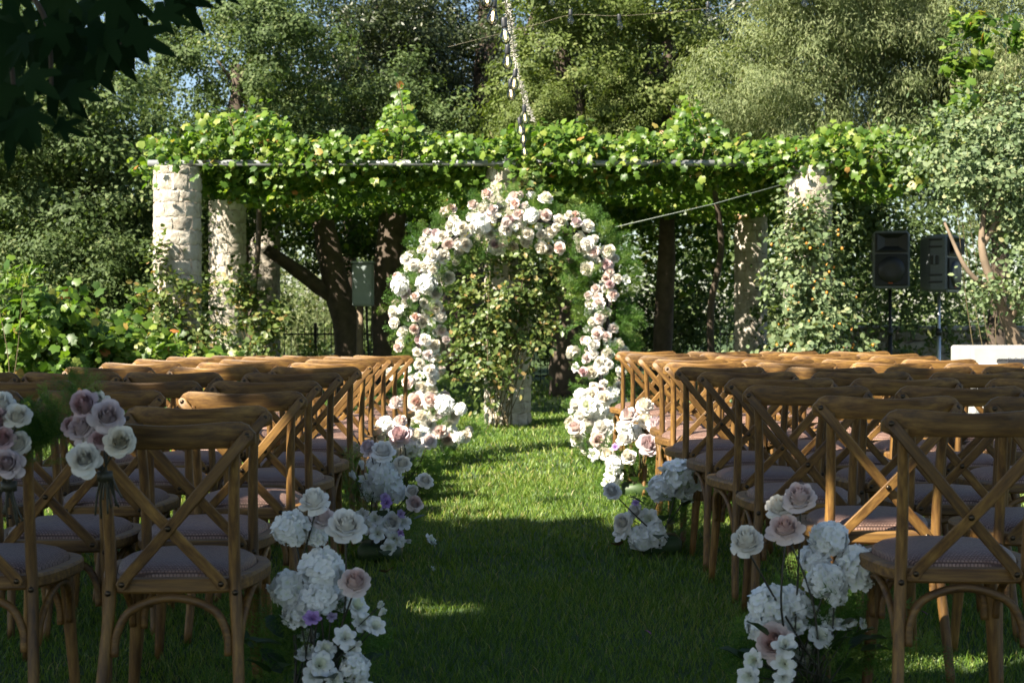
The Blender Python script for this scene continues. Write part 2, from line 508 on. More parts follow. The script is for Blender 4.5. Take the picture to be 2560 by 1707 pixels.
def build_grass():
    rng = np.random.default_rng(11)
    def region(y0, y1, n):
        y = np.sqrt(rng.random(n) * (y1 ** 2 - y0 ** 2) + y0 ** 2)
        x = (rng.random(n) * 2 - 1) * (.375 * y + .45)
        out = rng.random(n) < .22            # thinner turf beyond the picture edges
        x = np.where(out, np.sign(x) * (.375 * y + .45 + np.abs(x) * .9), x)
        return x, y
    Vs, Fs, Rs = [], [], []
    off = 0
    for (y0, y1, n, h0, w0) in ((3.0, 6.0, 125000, .028, .0034), (6.0, 10.0, 140000, .028, .0052), (10.0, 16.5, 98000, .032, .0105), (16.5, 25, 12000, .06, .018)):
        x, y = region(y0, y1, n)
        clump = .75 + .5 * (np.sin(x * 5.1 + 1.3 * np.sin(y * 3.3)) * np.sin(y * 4.7 + x) * .5 + .5)
        h = h0 * (.5 + rng.random(n)) * clump * np.where(rng.random(n) < .03, 1.6, 1.0)
        w = w0 * (.6 + .7 * rng.random(n))
        a = rng.random(n) * 2 * np.pi
        lean = h * (.25 + .9 * rng.random(n))
        la = rng.random(n) * 2 * np.pi
        z = gz(x, y)
        dx, dy = np.cos(a) * w / 2, np.sin(a) * w / 2
        lx, ly = np.cos(la) * lean, np.sin(la) * lean
        V = np.stack([
            np.stack([x - dx, y - dy, z - .002], -1), np.stack([x + dx, y + dy, z - .002], -1),
            np.stack([x + dx * .8 + lx * .35, y + dy * .8 + ly * .35, z + h * .6], -1), np.stack([x - dx * .8 + lx * .35, y - dy * .8 + ly * .35, z + h * .6], -1),
            np.stack([x + lx, y + ly, z + h], -1)], 1)
        b = off + np.arange(n) * 5
        F = np.stack([np.stack([b, b + 1, b + 2], -1), np.stack([b, b + 2, b + 3], -1), np.stack([b + 3, b + 2, b + 4], -1)], 1)
        Vs.append(V.reshape(-1, 3)); Fs.append(F.reshape(-1, 3))
        patch = .16 * np.sin(x * 2.3 + y * 1.1) * np.sin(y * 1.7 - x)
        r = np.clip(rng.random(n) * .86 + .07 + patch, 0, .97)
        r = np.where(rng.random(n) < .03, 1.0, r)
        Rs.append(np.repeat(r, 3))
        off += n * 5
    o = inst('grass', big_mesh('grass', np.concatenate(Vs), np.concatenate(Fs), 3, M['grass'], np.concatenate(Rs)))
    tag(o, 'short green grass blades covering the lawn of the aisle', 'grass', None, 'stuff')
build_grass()

# ------------------------------------------------------------------ chairs
def strap(mb, pts, width, thick, n_hint):
    """flat bent strap: rectangular section with rounded ends"""
    pts = [Vector(p) for p in pts]
    n = len(pts)
    v = []
    for i in range(n):
        t = (pts[min(i + 1, n - 1)] - pts[max(i - 1, 0)]).normalized()
        nn = Vector(n_hint); nn = (nn - t * nn.dot(t)).normalized()
        b = t.cross(nn)
        e = min(i, n - 1 - i)
        w = width * (.62 if e == 0 else 1.0) / 2
        c = thick * .28
        for (p, q) in ((-w, -thick / 2 + c), (-w + c, -thick / 2), (w - c, -thick / 2), (w, -thick / 2 + c), (w, thick / 2 - c), (w - c, thick / 2), (-w + c, thick / 2), (-w, thick / 2 - c)):
            v.append(pts[i] + b * p + nn * q)
    f = []
    for i in range(n - 1):
        for k in range(8):
            k2 = (k + 1) % 8
            f.append((i * 8 + k, i * 8 + k2, i * 8 + 8 + k2, i * 8 + 8 + k))
    f.append(tuple(range(7, -1, -1))); f.append(tuple(range((n - 1) * 8, n * 8)))
    mb.add(v, f)

def dome(name, r, h, mat):
    mb = MB(); seg = 8
    v = []
    for (rr, zz) in ((1, 0), (.92, .5), (.55, .92)):
        for k in range(seg):
            a = 2 * math.pi * k / seg
            v.append((math.cos(a) * r * rr, -zz * h, math.sin(a) * r * rr))
    v.append((0, -h, 0))
    f = []
    for i in range(2):
        for k in range(seg):
            k2 = (k + 1) % seg
            f.append((i * seg + k, i * seg + k2, i * seg + seg + k2, i * seg + seg + k))
    for k in range(seg): f.append((2 * seg + k, 2 * seg + (k + 1) % seg, 3 * seg))
    mb.add(v, f)
    return mb.mesh(name, mat)

def seat_outline(n=44):
    half = [(0, -.022), (.09, -.021), (.150, -.012), (.186, .03), (.209, .10), (.224, .19), (.226, .26), (.203, .335), (.145, .39), (.07, .412), (0, .416)]
    c = catmull(half, 4)
    right = [(p[0], p[1]) for p in c]
    left = [(-p[0], p[1]) for p in c[1:-1]][::-1]
    return right + left

CH = {}
STRAP_A = math.radians(40)
def chair_meshes():
    # rail (curved top board)
    nu = 25
    rings = []
    for i in range(nu):
        u = -1 + 2 * i / (nu - 1)
        e = abs(u)
        x = u * .225
        y = -.100 + .045 * u * u
        top = .880 - .004 * math.cos(u * 4.0) - (.030 * max(0, (e - .82) / .18) ** 2.2)
        bot = .816 - .002 * (1 - u * u) + (.010 * max(0, (e - .85) / .15) ** 2)
        th = .0105 * (1 - .35 * max(0, (e - .9) / .1) ** 2)
        zc, hh = (top + bot) / 2, (top - bot) / 2
        sec = []
        for k in range(12):
            a = (math.radians(8), math.radians(38), math.radians(58), math.radians(122), math.radians(142), math.radians(172))[k % 6] + (math.pi if k > 5 else 0)
            ca, sa = math.cos(a), math.sin(a)
            q = 1 / ((abs(ca) ** 9 + abs(sa) ** 9) ** (1 / 9))
            sec.append((x, y + ca * q * th - .12 * sa * q * hh, zc + sa * q * hh))
        rings.append(sec)
    mb = MB()
    v = [p for r in rings for p in r]
    f = []
    for i in range(nu - 1):
        for k in range(12):
            k2 = (k + 1) % 12
            f.append((i * 12 + k, (i + 1) * 12 + k, (i + 1) * 12 + k2, i * 12 + k2))
    f.append(tuple(range(12))); f.append(tuple(range(nu * 12 - 1, (nu - 1) * 12 - 1, -1)))
    mb.add(v, f)
    CH['rail'] = mb.mesh('chair_top_rail', M['wood_h'], sharp=28)
    for s, key in ((-1, 'l'), (1, 'r')):
        CH['post' + key] = tube_mesh('chair_rear_leg', catmull([(s * .190, -.085, 0), (s * .180, -.048, .18), (s * .166, -.012, .40), (s * .163, -.016, .52), (s * .166, -.045, .68), (s * .174, -.080, .835)], 4),
                                     [.0140, .0155, .0166, .0160, .0150, .0138], M['wood_v'], 10)
        CH['front' + key] = tube_mesh('chair_front_leg', catmull([(s * .160, .315, .435), (s * .170, .328, .25), (s * .186, .350, 0)], 4), [.0205, .0185, .0140], M['wood_v'], 10)
        mb = MB()
        dy = 0.0 if s < 0 else -.0105
        strap(mb, catmull([(s * .215, -.0800 + dy * .2, .858), (s * .180, -.0985 + dy * .6, .816), (s * .06, -.083 + dy, .672), (-s * .055, -.050 + dy * .6, .540), (-s * .118, -.034, .470), (-s * .136, -.030, .440)], 4), .0305, .0095, (0, -1, 0))
        ca, sa = math.cos(-s * STRAP_A), math.sin(-s * STRAP_A)
        mb.v = [(x * ca + z * sa, y, -x * sa + z * ca) for x, y, z in mb.v]
        CH['strap' + key] = mb.mesh('chair_cross_strap', M['wood_v'], sharp=28)
        # side arch
        CH['side' + key] = tube_mesh('chair_side_arch', catmull([(s * .172, .010, .270), (s * .178, .022, .335), (s * .186, .070, .388), (s * .190, .155, .412), (s * .186, .245, .388), (s * .178, .292, .335), (s * .174, .306, .270)], 4), .0105, M['wood_v'], 8)
    for key, y0, x0, yb in (('reararch', -.030, .150, .004), ('frontarch', .318, .146, .0)):
        CH[key] = tube_mesh('chair_arch_brace', catmull([(-x0, y0, .262), (-x0 + .006, y0 + yb, .322), (-x0 + .045, y0 + yb * 2, .384), (0, y0 + yb * 3, .414), (x0 - .045, y0 + yb * 2, .384), (x0 - .006, y0 + yb, .322), (x0, y0, .262)], 5), .0115, M['wood_h'], 8)
    # seat ring
    out = seat_outline(); n = len(out)
    cx, cy = 0, .195
    def ringpts(sc, z):
        return [(cx + (x - cx) * sc, cy + (y - cy) * sc, z) for x, y in out]
    levels = [ringpts(.80, .424), ringpts(.965, .424), ringpts(1.0, .431), ringpts(1.0, .456), ringpts(.975, .463), ringpts(.85, .464), ringpts(.80, .455)]
    mb = MB(); v = [p for l in levels for p in l]; f = []
    for i in range(len(levels) - 1):
        for k in range(n):
            k2 = (k + 1) % n
            f.append((i * n + k, i * n + k2, i * n + n + k2, i * n + n + k))
    mb.add(v, f)
    CH['ring'] = mb.mesh('chair_seat_frame', M['wood_h'], sharp=28)
    mb = MB(); v = []; f = []
    scs = [.835, .825, .80, .72, .60, .42, .22]
    zs = [.452, .470, .479, .490, .498, .503, .505]
    for sc, z in zip(scs, zs): v += ringpts(sc, z)
    v.append((cx, cy, .5055))
    for i in range(len(scs) - 1):
        for k in range(n):
            k2 = (k + 1) % n
            f.append((i * n + k, i * n + k2, i * n + n + k2, i * n + n + k))
    for k in range(n): f.append(((len(scs) - 1) * n + k, (len(scs) - 1) * n + (k + 1) % n, len(scs) * n))
    mb.add(v, f)
    # closed underside
    mb.add([(x, y, .440) for x, y, _ in ringpts(.835, 0)], [tuple(range(n - 1, -1, -1))])
    CH['cushion'] = mb.mesh('chair_woven_cushion', M['weave'])
    CH['bolt'] = dome('chair_bolt', .0085, .005, M['bolt'])
chair_meshes()

def make_chair(x, y, rz, label, group, bolts):
    t = empty('cross_back_chair', (x, y, gz(x, y)), rz)
    tag(t, label, 'chair', group)
    inst('seat_frame', CH['ring'], t); inst('seat_cushion', CH['cushion'], t); inst('top_rail', CH['rail'], t)
    for s, k in ((-1, 'l'), (1, 'r')):
        p = inst('rear_leg', CH['post' + k], t)
        inst('front_leg', CH['front' + k], t)
        st = inst('cross_strap', CH['strap' + k], t, (0, 0, 0), (0, s * STRAP_A, 0))
        inst('side_arch', CH['side' + k], t)
        if bolts:
            inst('bolt', CH['bolt'], p, (s * .167, -.030, .428))
            ca, sa = math.cos(-s * STRAP_A), math.sin(-s * STRAP_A)
            for (bx_, by_, bz_) in [(s * .206, -.0930, .848), (-s * .130, -.0345, .452)] + ([(0, -.083, .606)] if s > 0 else []):
                inst('bolt', CH['bolt'], st, (bx_ * ca + bz_ * sa, by_, -bx_ * sa + bz_ * ca))
    inst('arch_brace', CH['reararch'], t); inst('arch_brace', CH['frontarch'], t)
    return t

ORD = ['first', 'second', 'third', 'fourth', 'fifth', 'sixth', 'seventh', 'eighth', 'ninth', 'tenth', 'eleventh']
RIGHT = [[2217], [2040, 2459], [1868, 2244], [1809, 2124, 2463], [1746, 2032, 2320], [1687, 1960, 2209, 2460], [1659, 1890, 2131, 2354], [1632, 1847, 2050, 2253],
         [1596, 1786, 1980, 2174], [1560, 1745, 1940, 2134], [1537, 1715, 1895, 2075]]
LEFT = [[634, 105], [674, 300], [762, 397, 40], [807, 504, 190], [856, 555, 296, 40], [902, 644, 382], [928, 696, 458], [950, 740, 522], [982, 780, 590], [1007, 818, 632], [1032, 855, 680]]
crng = random.Random(3)
for i, row in enumerate(RIGHT):
    d = 3.653 + .648 * i
    for k, px in enumerate(row):
        x = (px - 1280) / FPX * d + .225
        rz = math.radians(crng.uniform(-5, 5))
        lab = '%s cross-back wooden chair from the aisle, %s row from the camera, right block' % (ORD[k], ORD[i])
        make_chair(x, d + .09 + crng.uniform(-.035, .035), rz, lab, 'cross-back chairs right of the aisle', i < 7)
for i, row in enumerate(LEFT):
    d = 3.73 + .64 * i
    for k, px in enumerate(row):
        x = (px - 1280) / FPX * d - .225
        rz = math.radians(crng.uniform(-5, 5) + (3.5 if i == 0 else 1.0))
        lab = '%s cross-back wooden chair from the aisle, %s row from the camera, left block' % (ORD[k], ORD[i])
        make_chair(x, d + .09 + crng.uniform(-.035, .035), rz, lab, 'cross-back chairs left of the aisle', i < 7)

# ------------------------------------------------------------------ flowers
def petal_patch(mb, th0, width, r0, r1, h, curl, drop, lay, nu=5, nv=5, rng=random, z0=0.0, ruf=.012):
    v, att = [], []
    ph = rng.uniform(0, 6.28)
    for j in range(nv):
        t = j / (nv - 1)
        for i in range(nu):
            u = -1 + 2 * i / (nu - 1)
            wf = math.sin(math.pi * (.13 + .62 * t))
            ang = th0 + u * width * wf
            c = max(0, t - .62) / .38
            rad = r0 + (r1 - r0) * t ** 1.15 + curl * c * c * (1 - .25 * u * u)
            rad *= 1 - .10 * u * u * t
            rad += ruf * .8 * math.sin(ph * 1.7 + u * 3.7) * t * t
            z = z0 + h * (t - .14 * u * u * t * t) - drop * c * c + ruf * math.sin(ph + u * 4.5 + t * 2) * t * t
            v.append((math.cos(ang) * rad, math.sin(ang) * rad, z))
            att.append(min(1, max(0, lay - .10 * (1 - t))))
    f = []
    for j in range(nv - 1):
        for i in range(nu - 1):
            a = j * nu + i
            f.append((a, a + 1, a + nu + 1, a + nu))
    mb.add(v, f, att)

def rose_mesh(name, mat, seed, openness=1.0):
    """unit rose: about 1 across, axis +z, head centre near origin"""
    r = random.Random(seed); mb = MB()
    z0 = -.36
    layers = [(2, .05, .012, .80, .0, 0, 0.0, 1.7), (3, .07, .05, .80, .012, .004, .08, 1.3), (3, .10, .095, .80, .025, .012, .16, 1.15), (4, .14, .145, .79, .035, .02, .28, .98), (4, .18, .20, .77, .045, .03, .4, .95), (5, .21, .25, .73, .055, .04, .54, .82),
              (5, .22, .30, .68, .07 * openness, .06, .68, .80), (5, .22, .345, .60, .09 * openness, .09, .82, .78), (6, .20, .38, .50, .11 * openness, .13, .92, .70), (6, .16, .39, .38, .13 * openness, .17, 1.0, .66)]
    off = 0
    for (n, r0, r1, h, curl, drop, lay, w) in layers:
        off += r.uniform(.3, .9)
        ox, oy = r.uniform(-.012, .012), r.uniform(-.012, .012)
        for k in range(n):
            i0 = len(mb.v)
            petal_patch(mb, off + 2 * math.pi * k / n + r.uniform(-.12, .12), w * r.uniform(.95, 1.12), r0, r1 * r.uniform(.95, 1.05), h * r.uniform(.95, 1.04), curl * r.uniform(.5, 1.4), drop * r.uniform(.4, 1.5), lay, 6, 6, r, z0)
            mb.v[i0:] = [(x + ox, y + oy, z) for x, y, z in mb.v[i0:]]
    m = mb.mesh(name, mat, True, 'lay')
    return m

def lis_mesh(name, mat, seed):
    r = random.Random(seed); mb = MB()
    for (n, r0, r1, h, curl, drop, lay, w) in ((5, .03, .20, .42, .05, .02, .35, .8), (6, .04, .34, .48, .10, .08, .75, .68), (6, .04, .42, .40, .12, .15, 1.0, .62)):
        o = r.uniform(0, 2)
        for k in range(n):
            petal_patch(mb, o + 2 * math.pi * k / n, w, r0, r1 * r.uniform(.9, 1.1), h * r.uniform(.85, 1.15), curl * r.uniform(.2, 1.7), drop * r.uniform(.3, 1.6), lay, 6, 5, r, -.25, .03)
    return mb.mesh(name, mat, True, 'lay')

def bud_mesh(name, mat, seed):
    r = random.Random(seed); mb = MB()
    for (n, r0, r1, h, lay, w) in ((3, .06, .10, .95, .4, 1.1), (4, .12, .22, .85, .7, .95), (4, .14, .27, .70, 1.0, .9)):
        o = r.uniform(0, 2)
        for k in range(n):
            petal_patch(mb, o + 2 * math.pi * k / n, w, r0, r1, h, .03, .02, lay, 4, 4, r, -.4)
    return mb.mesh(name, mat, True, 'lay')

def hyd_mesh(name, mat, seed, nf=72):
    rng = np.random.default_rng(seed)
    C, N, S = [], [], []
    mbv, mbf, att = [], [], []
    ga = math.pi * (3 - math.sqrt(5))
    lump = rng.normal(size=(5, 3)); lump = unit(lump)
    for i in range(nf):
        z = 1 - 1.75 * i / nf
        rr = math.sqrt(max(0, 1 - z * z)); a = ga * i + rng.uniform(-.25, .25)
        n = np.array([rr * math.cos(a), rr * math.sin(a), z])
        R = .40 * (1 + .10 * max(np.dot(lump, n)) - .06 + rng.uniform(-.05, .05))
        c = n * R * np.array([1, 1, .86])
        nn = unit(n + rng.normal(size=3) * .34)
        t = unit(np.cross(nn, rng.normal(size=3))); b = np.cross(nn, t)
        s = .150 * rng.uniform(.75, 1.2)
        for q in range(4):
            an = q * math.pi / 2 + rng.uniform(-.15, .15)
            d = t * math.cos(an) + b * math.sin(an); e = np.cross(nn, d)
            tip = rng.uniform(.05, .5)
            base = len(mbv)
            pts = [(0, 0, 0), (.25, -.40, .08), (.72, -.46, .10 + tip * .15), (1.02, 0, tip * .5), (.72, .46, .10 + tip * .15), (.25, .40, .08), (.55, 0, .02)]
            for (p, w, hgt) in pts:
                mbv.append(tuple(c + s * (d * p + e * w + nn * hgt)))
                att.append(1.0 if p > .1 else .15)
            mbf += [(base + 6, base + k, base + (k + 1) % 6) for k in range(6)]
    mb = MB(); mb.add(mbv, mbf, att)
    # inner green core so the head is not hollow
    v, f = [], []
    for j in range(5):
        for k in range(8):
            th = math.pi * (j + .5) / 5; ph = 2 * math.pi * k / 8
            v.append((math.sin(th) * math.cos(ph) * .33, math.sin(th) * math.sin(ph) * .33, math.cos(th) * .28))
    for j in range(4):
        for k in range(8):
            f.append((j * 8 + k, (j + 1) * 8 + k, (j + 1) * 8 + (k + 1) % 8, j * 8 + (k + 1) % 8))
    mb.add(v, f, [.0] * len(v))
    return mb.mesh(name, mat, True, 'lay')

FL = {}
for key, mat in (('W', 'rose_white'), ('B', 'rose_blush'), ('M', 'rose_mauve')):
    FL[key] = [rose_mesh('rose_' + key, M[mat], s * 7 + ord(key), o) for s, o in ((1, .8), (2, 1.1), (3, 1.35))]
FL['H'] = [hyd_mesh('hydrangea', M['hyd'], s) for s in (1, 2, 3)]
FL['L'] = [lis_mesh('lisianthus', M['lis'], s) for s in (1, 2)]
FL['V'] = [lis_mesh('lisianthus_lavender', M['lav'], s) for s in (1, 2)]
FL['U'] = [bud_mesh('flower_bud', M['lis'], 4)]
FNAME = {'W': 'rose', 'B': 'rose', 'M': 'rose', 'H': 'hydrangea', 'L': 'lisianthus', 'V': 'lisianthus', 'U': 'flower_bud'}
frng = random.Random(21)

def flower(parent, kind, pos, size, direction, ploc):
    d = Vector(direction).normalized()
    q = d.to_track_quat('Z', 'Y') @ Quaternion((0, 0, 1), frng.uniform(0, 6.28))
    sc = size * (1.0 if kind in 'WBM' else 1.08)
    if kind == 'U': sc = size * 1.3
    s3 = (sc * frng.uniform(.92, 1.08), sc * frng.uniform(.92, 1.08), sc * frng.uniform(.9, 1.1))
    return inst(FNAME[kind], frng.choice(FL[kind]), parent, Vector(pos) - ploc, q, s3)

# fern frond template (triangles)
def frond_template(nb=9, seed=1):
    r = random.Random(seed)
    v, f = [], []
    def tri(a, b, w):
        a, b = Vector(a), Vector(b)
        d = (b - a); s = d.cross(Vector((r.uniform(-1, 1), r.uniform(-1, 1), 1)))
        s = (s.normalized() if s.length > 1e-6 else Vector((1, 0, 0))) * w
        o = len(v)
        v.extend([a - s, a + s, b]); f.append((o, o + 1, o + 2))
    tri((0, 0, 0), (0, 1, -.12), .010)
    for i in range(nb):
        t = .08 + .88 * i / nb
        L = .30 * math.sin(math.pi * (.22 + .76 * t)) + .05
        for s in (-1, 1):
            base = Vector((0, t, -.12 * t * t))
            tip = base + Vector((s * L * .8, L * .6, r.uniform(-.28, .28)))
            tri(base, tip, .007)
            for k in range(5):
                q = base.lerp(tip, .2 + .2 * k)
                for s2 in (-1, 1):
                    dirv = Vector((s * .3 + s2 * .35 * s, .5 - s2 * .4, r.uniform(-.7, .7))) * (.15 * (1.15 - .12 * k))
                    tri(q, q + dirv, .0085)
    return [tuple(p) for p in v], f
FROND = frond_template()

def fern_part(parent, name, pts, dirs, sizes, ploc, mat='fern', seed=0):
    rng = np.random.default_rng(seed)
    C = np.array([Vector(p) - ploc for p in pts], float)
    D = unit(np.array(dirs, float))
    N = np.cross(D, rng.normal(size=D.shape))
    o = inst(name, leaf_cloud(name, C, N, np.array(sizes), FROND, M[mat], rng, T=D), parent)
    tag(o, kind='stuff')
    return o

def stem_part(parent, a, b, r, ploc, bend=.15, mat='stemdark'):
    a, b = Vector(a) - ploc, Vector(b) - ploc
    mid = a.lerp(b, .5) + Vector((frng.uniform(-1, 1), frng.uniform(-1, 1), 0)) * (b - a).length * bend * .5
    return inst('stem', tube_mesh('stem', catmull([a, mid, b], 5), [r, r * .8], M[mat], 6), parent)

LEAF1 = None
def leaf_mesh_single(name, mat, tmpl):
    m = bpy.data.meshes.new(name); m.from_pydata(tmpl[0], [], tmpl[1]); m.materials.append(mat); m.update()
    m.polygons.foreach_set('use_smooth', np.ones(len(m.polygons), bool))
    return m
OVAL = ([(0, 0, 0), (0, .3, -.03), (0, .65, -.04), (0, 1, -.12), (.22, .15, .05), (.36, .45, .07), (.27, .78, .03), (-.22, .15, .05), (-.36, .45, .07), (-.27, .78, .03)],
        [(0, 4, 1), (4, 5, 2, 1), (5, 6, 2), (6, 3, 2), (0, 1, 7), (7, 1, 2, 8), (8, 2, 9), (9, 2, 3)])
ROSELEAF = leaf_mesh_single('flower_leaf', M['leafdark'], OVAL)

def arrangement(name, label, d, basepx, flowers, ferns, group='aisle flower arrangements', dark=False, stems=True, leaves=6, baseh=.10):
    """flowers: (kind, px, py, size_px, depth offset)"""
    bx = (basepx - 1280) / FPX * d
    loc = Vector((bx, d, gz(bx, d)))
    t = empty(name, loc)
    tag(t, label, 'flower arrangement', group)
    core = loc + Vector((0, 0, baseh))
    centre = loc + Vector((0, .02, .16))
    for (k, px, py, sz, dd) in flowers:
        p = P(px, py, d + dd)
        size = sz / FPX * (d + dd)
        p.z = max(p.z, gz(p.x, p.y) + size * .38)
        dirv = (p - centre).normalized() * .9 + Vector((frng.uniform(-.35, .35), -.75, .35 + frng.uniform(-.2, .25)))
        if k == 'H': dirv = (p - centre).normalized() * .6 + Vector((frng.uniform(-.3, .3), -.6, .5))
        flower(t, k, p, size, dirv, loc)
        if stems:
            q = core + Vector((frng.uniform(-.05, .05), frng.uniform(-.05, .05), frng.uniform(-.05, .02)))
            dn = dirv.normalized()
            stem_part(t, q, p - dn * size * .30, .0034 if k in 'HWBM' else .0022, loc)
    pts, dirs, sz = [], [], []
    for (px, py, rad_px, n, L) in ferns:
        c = P(px, py, d + .13); R = rad_px / FPX * d
        for _ in range(n):
            o = Vector((frng.gauss(0, .42), frng.gauss(0, .30), frng.gauss(0, .36))) * R
            p = c + o; p.z = max(p.z, gz(p.x, p.y) + .02)
            pts.append(p); dirs.append((o.normalized() * 1.0 + Vector((frng.uniform(-.4, .4), frng.uniform(-.2, .4), .45)))); sz.append(L * frng.uniform(.7, 1.25))
    if pts: fern_part(t, 'fern_foliage', pts, dirs, sz, loc, 'fern', len(pts))
    for _ in range(leaves):
        a = frng.uniform(0, 6.28); rr = frng.uniform(.05, .18)
        p = Vector((math.cos(a) * rr, math.sin(a) * rr * .8 - .03, frng.uniform(.05, .26)))
        dv = Vector((math.cos(a), math.sin(a), frng.uniform(-.1, .9)))
        inst('leaf', ROSELEAF, t, p, dv.to_track_quat('Y', 'Z'), frng.uniform(.06, .1))
    # dark soaked foam block the stems stand in
    mb = MB(); box(mb, (0, .03, .045), (.20, .16, .09), .02)
    inst('foam_block', mb.mesh('foam_block', M['stem']), t)
    return t

arrangement('flower_arrangement', 'nearest arrangement left of the aisle with tall ivory roses and large hydrangeas', 3.98, 770, [
    ('W', 786, 1253, 76, 0), ('W', 866, 1313, 92, -.05), ('B', 806, 1296, 70, .06), ('H', 731, 1320, 92, .03), ('H', 790, 1338, 60, .05), ('H', 806, 1420, 112, 0), ('H', 796, 1492, 100, -.02),
    ('H', 722, 1470, 104, .05), ('H', 745, 1530, 86, .02), ('B', 888, 1455, 78, -.06), ('L', 893, 1515, 56, 0), ('L', 905, 1555, 50, 0), ('L', 938, 1565, 46, -.03), ('V', 781, 1544, 38, -.1),
    ('V', 828, 1540, 26, -.02), ('W', 850, 1500, 62, .06), ('L', 863, 1592, 52, -.06), ('L', 880, 1625, 44, -.03), ('L', 813, 1622, 50, -.04), ('L', 800, 1660, 58, -.08), ('H', 888, 1668, 72, -.05), ('L', 765, 1632, 50, 0),
    ('L', 783, 1688, 46, -.08), ('L', 835, 1700, 50, -.08), ('U', 950, 1512, 22, -.02), ('U', 955, 1530, 24, -.02), ('U', 895, 1610, 20, -.05), ('L', 770, 1588, 46, .04), ('L', 905, 1720, 50, -.05)],
    [(740, 1640, 130, 70, .14), (850, 1630, 90, 40, .12), (790, 1560, 70, 24, .10)], leaves=26)
arrangement('flower_arrangement', 'nearest arrangement right of the aisle with long-stemmed blush roses above hydrangeas', 4.02, 2010, [
    ('B', 1999, 1244, 88, -.04), ('W', 1946, 1268, 72, 0), ('B', 1962, 1322, 84, -.05), ('W', 1866, 1352, 92, -.06), ('H', 2072, 1345, 96, .04), ('H', 2036, 1398, 80, .04), ('H', 2140, 1420, 116, 0),
    ('H', 2066, 1450, 96, -.02), ('H', 2090, 1486, 56, -.02), ('H', 1925, 1512, 110, .02), ('H', 1975, 1508, 92, .04), ('H', 1905, 1560, 84, .02), ('H', 1950, 1560, 80, .04), ('B', 1937, 1605, 100, -.05), ('L', 1962, 1612, 54, -.12),
    ('L', 1960, 1660, 54, -.10), ('L', 1884, 1650, 48, -.06), ('L', 1958, 1694, 48, -.1), ('L', 1872, 1690, 52, -.08), ('L', 2050, 1590, 58, -.03), ('L', 2076, 1556, 48, 0), ('L', 2106, 1562, 32, 0), ('L', 2158, 1562, 36, .05),
    ('W', 2012, 1635, 70, .04), ('L', 2000, 1555, 46, .03), ('L', 2030, 1530, 44, .03), ('U', 2130, 1560, 24, 0), ('U', 2078, 1530, 24, 0), ('L', 1990, 1570, 44, 0)],
    [(2080, 1650, 170, 90, .15), (1990, 1680, 110, 40, .12), (2010, 1570, 80, 26, .10)], leaves=26)
arrangement('flower_arrangement', 'white arrangement left of the aisle beside the third row with small open lisianthus', 6.55, 950, [
    ('W', 957, 1126, 62, -.05), ('M', 921, 1118, 42, 0), ('W', 1006, 1158, 46, 0), ('H', 962, 1195, 84, 0), ('H', 930, 1225, 60, .03), ('H', 984, 1228, 64, .02), ('W', 1063, 1200, 44, -.08), ('W', 1030, 1227, 38, -.04), ('B', 1037, 1257, 44, -.06),
    ('H', 946, 1160, 60, .05), ('V', 965, 1257, 26, -.1), ('V', 962, 1244, 22, -.09), ('L', 905, 1289, 36, -.04), ('L', 936, 1298, 36, -.08), ('L', 919, 1317, 36, -.08), ('L', 944, 1334, 38, -.10), ('L', 962, 1312, 32, -.08), ('L', 890, 1298, 32, 0),
    ('W', 980, 1304, 50, -.06), ('L', 1006, 1304, 40, -.04), ('L', 986, 1348, 38, -.08), ('L', 970, 1368, 36, -.1), ('V', 1002, 1285, 22, -.07), ('V', 1000, 1332, 20, -.07), ('U', 883, 1189, 24, 0), ('U', 905, 1163, 22, 0), ('L', 915, 1198, 34, .02), ('U', 1020, 1352, 16, -.06), ('L', 1000, 1352, 28, -.06), ('L', 958, 1285, 34, -.04)],
    [(920, 1330, 90, 30, .15), (890, 1230, 60, 14, .15), (980, 1340, 50, 14, .12)], leaves=8)
arrangement('flower_arrangement', 'hydrangea arrangement low in dark fern right of the aisle beside the sixth row', 6.75, 1650, [
    ('H', 1702, 1192, 98, -.08), ('H', 1655, 1220, 70, -.08), ('H', 1720, 1228, 66, -.04), ('W', 1530, 1226, 46, -.1), ('W', 1556, 1305, 50, -.05), ('L', 1552, 1330, 42, -.05), ('W', 1588, 1278, 40, 0), ('L', 1622, 1297, 46, -.02),
    ('H', 1600, 1346, 62, -.05), ('H', 1636, 1338, 64, -.04), ('V', 1590, 1256, 18, 0), ('L', 1570, 1290, 28, 0)],
    [(1705, 1310, 100, 56, .13), (1640, 1310, 60, 22, .11)], leaves=8)
arrangement('flower_arrangement', 'arrangement left of the aisle by the ninth row with mauve rose above yellow-green fern', 8.7, 1000, [
    ('H', 962, 1062, 46, 0), ('B', 1000, 1052, 38, -.05), ('B', 989, 1006, 36, 0), ('M', 1000, 1088, 54, -.1), ('H', 1032, 1118, 58, 0), ('B', 1074, 1101, 42, -.1), ('W', 1040, 1085, 36, 0), ('H', 990, 1120, 44, .05), ('W', 950, 1088, 36, .04),
    ('L', 1022, 1080, 30, 0), ('W', 1012, 1135, 34, 0)],
    [(1020, 1180, 60, 40, .15), (1040, 1215, 50, 30, .14), (975, 1190, 50, 24, .15)], leaves=6)
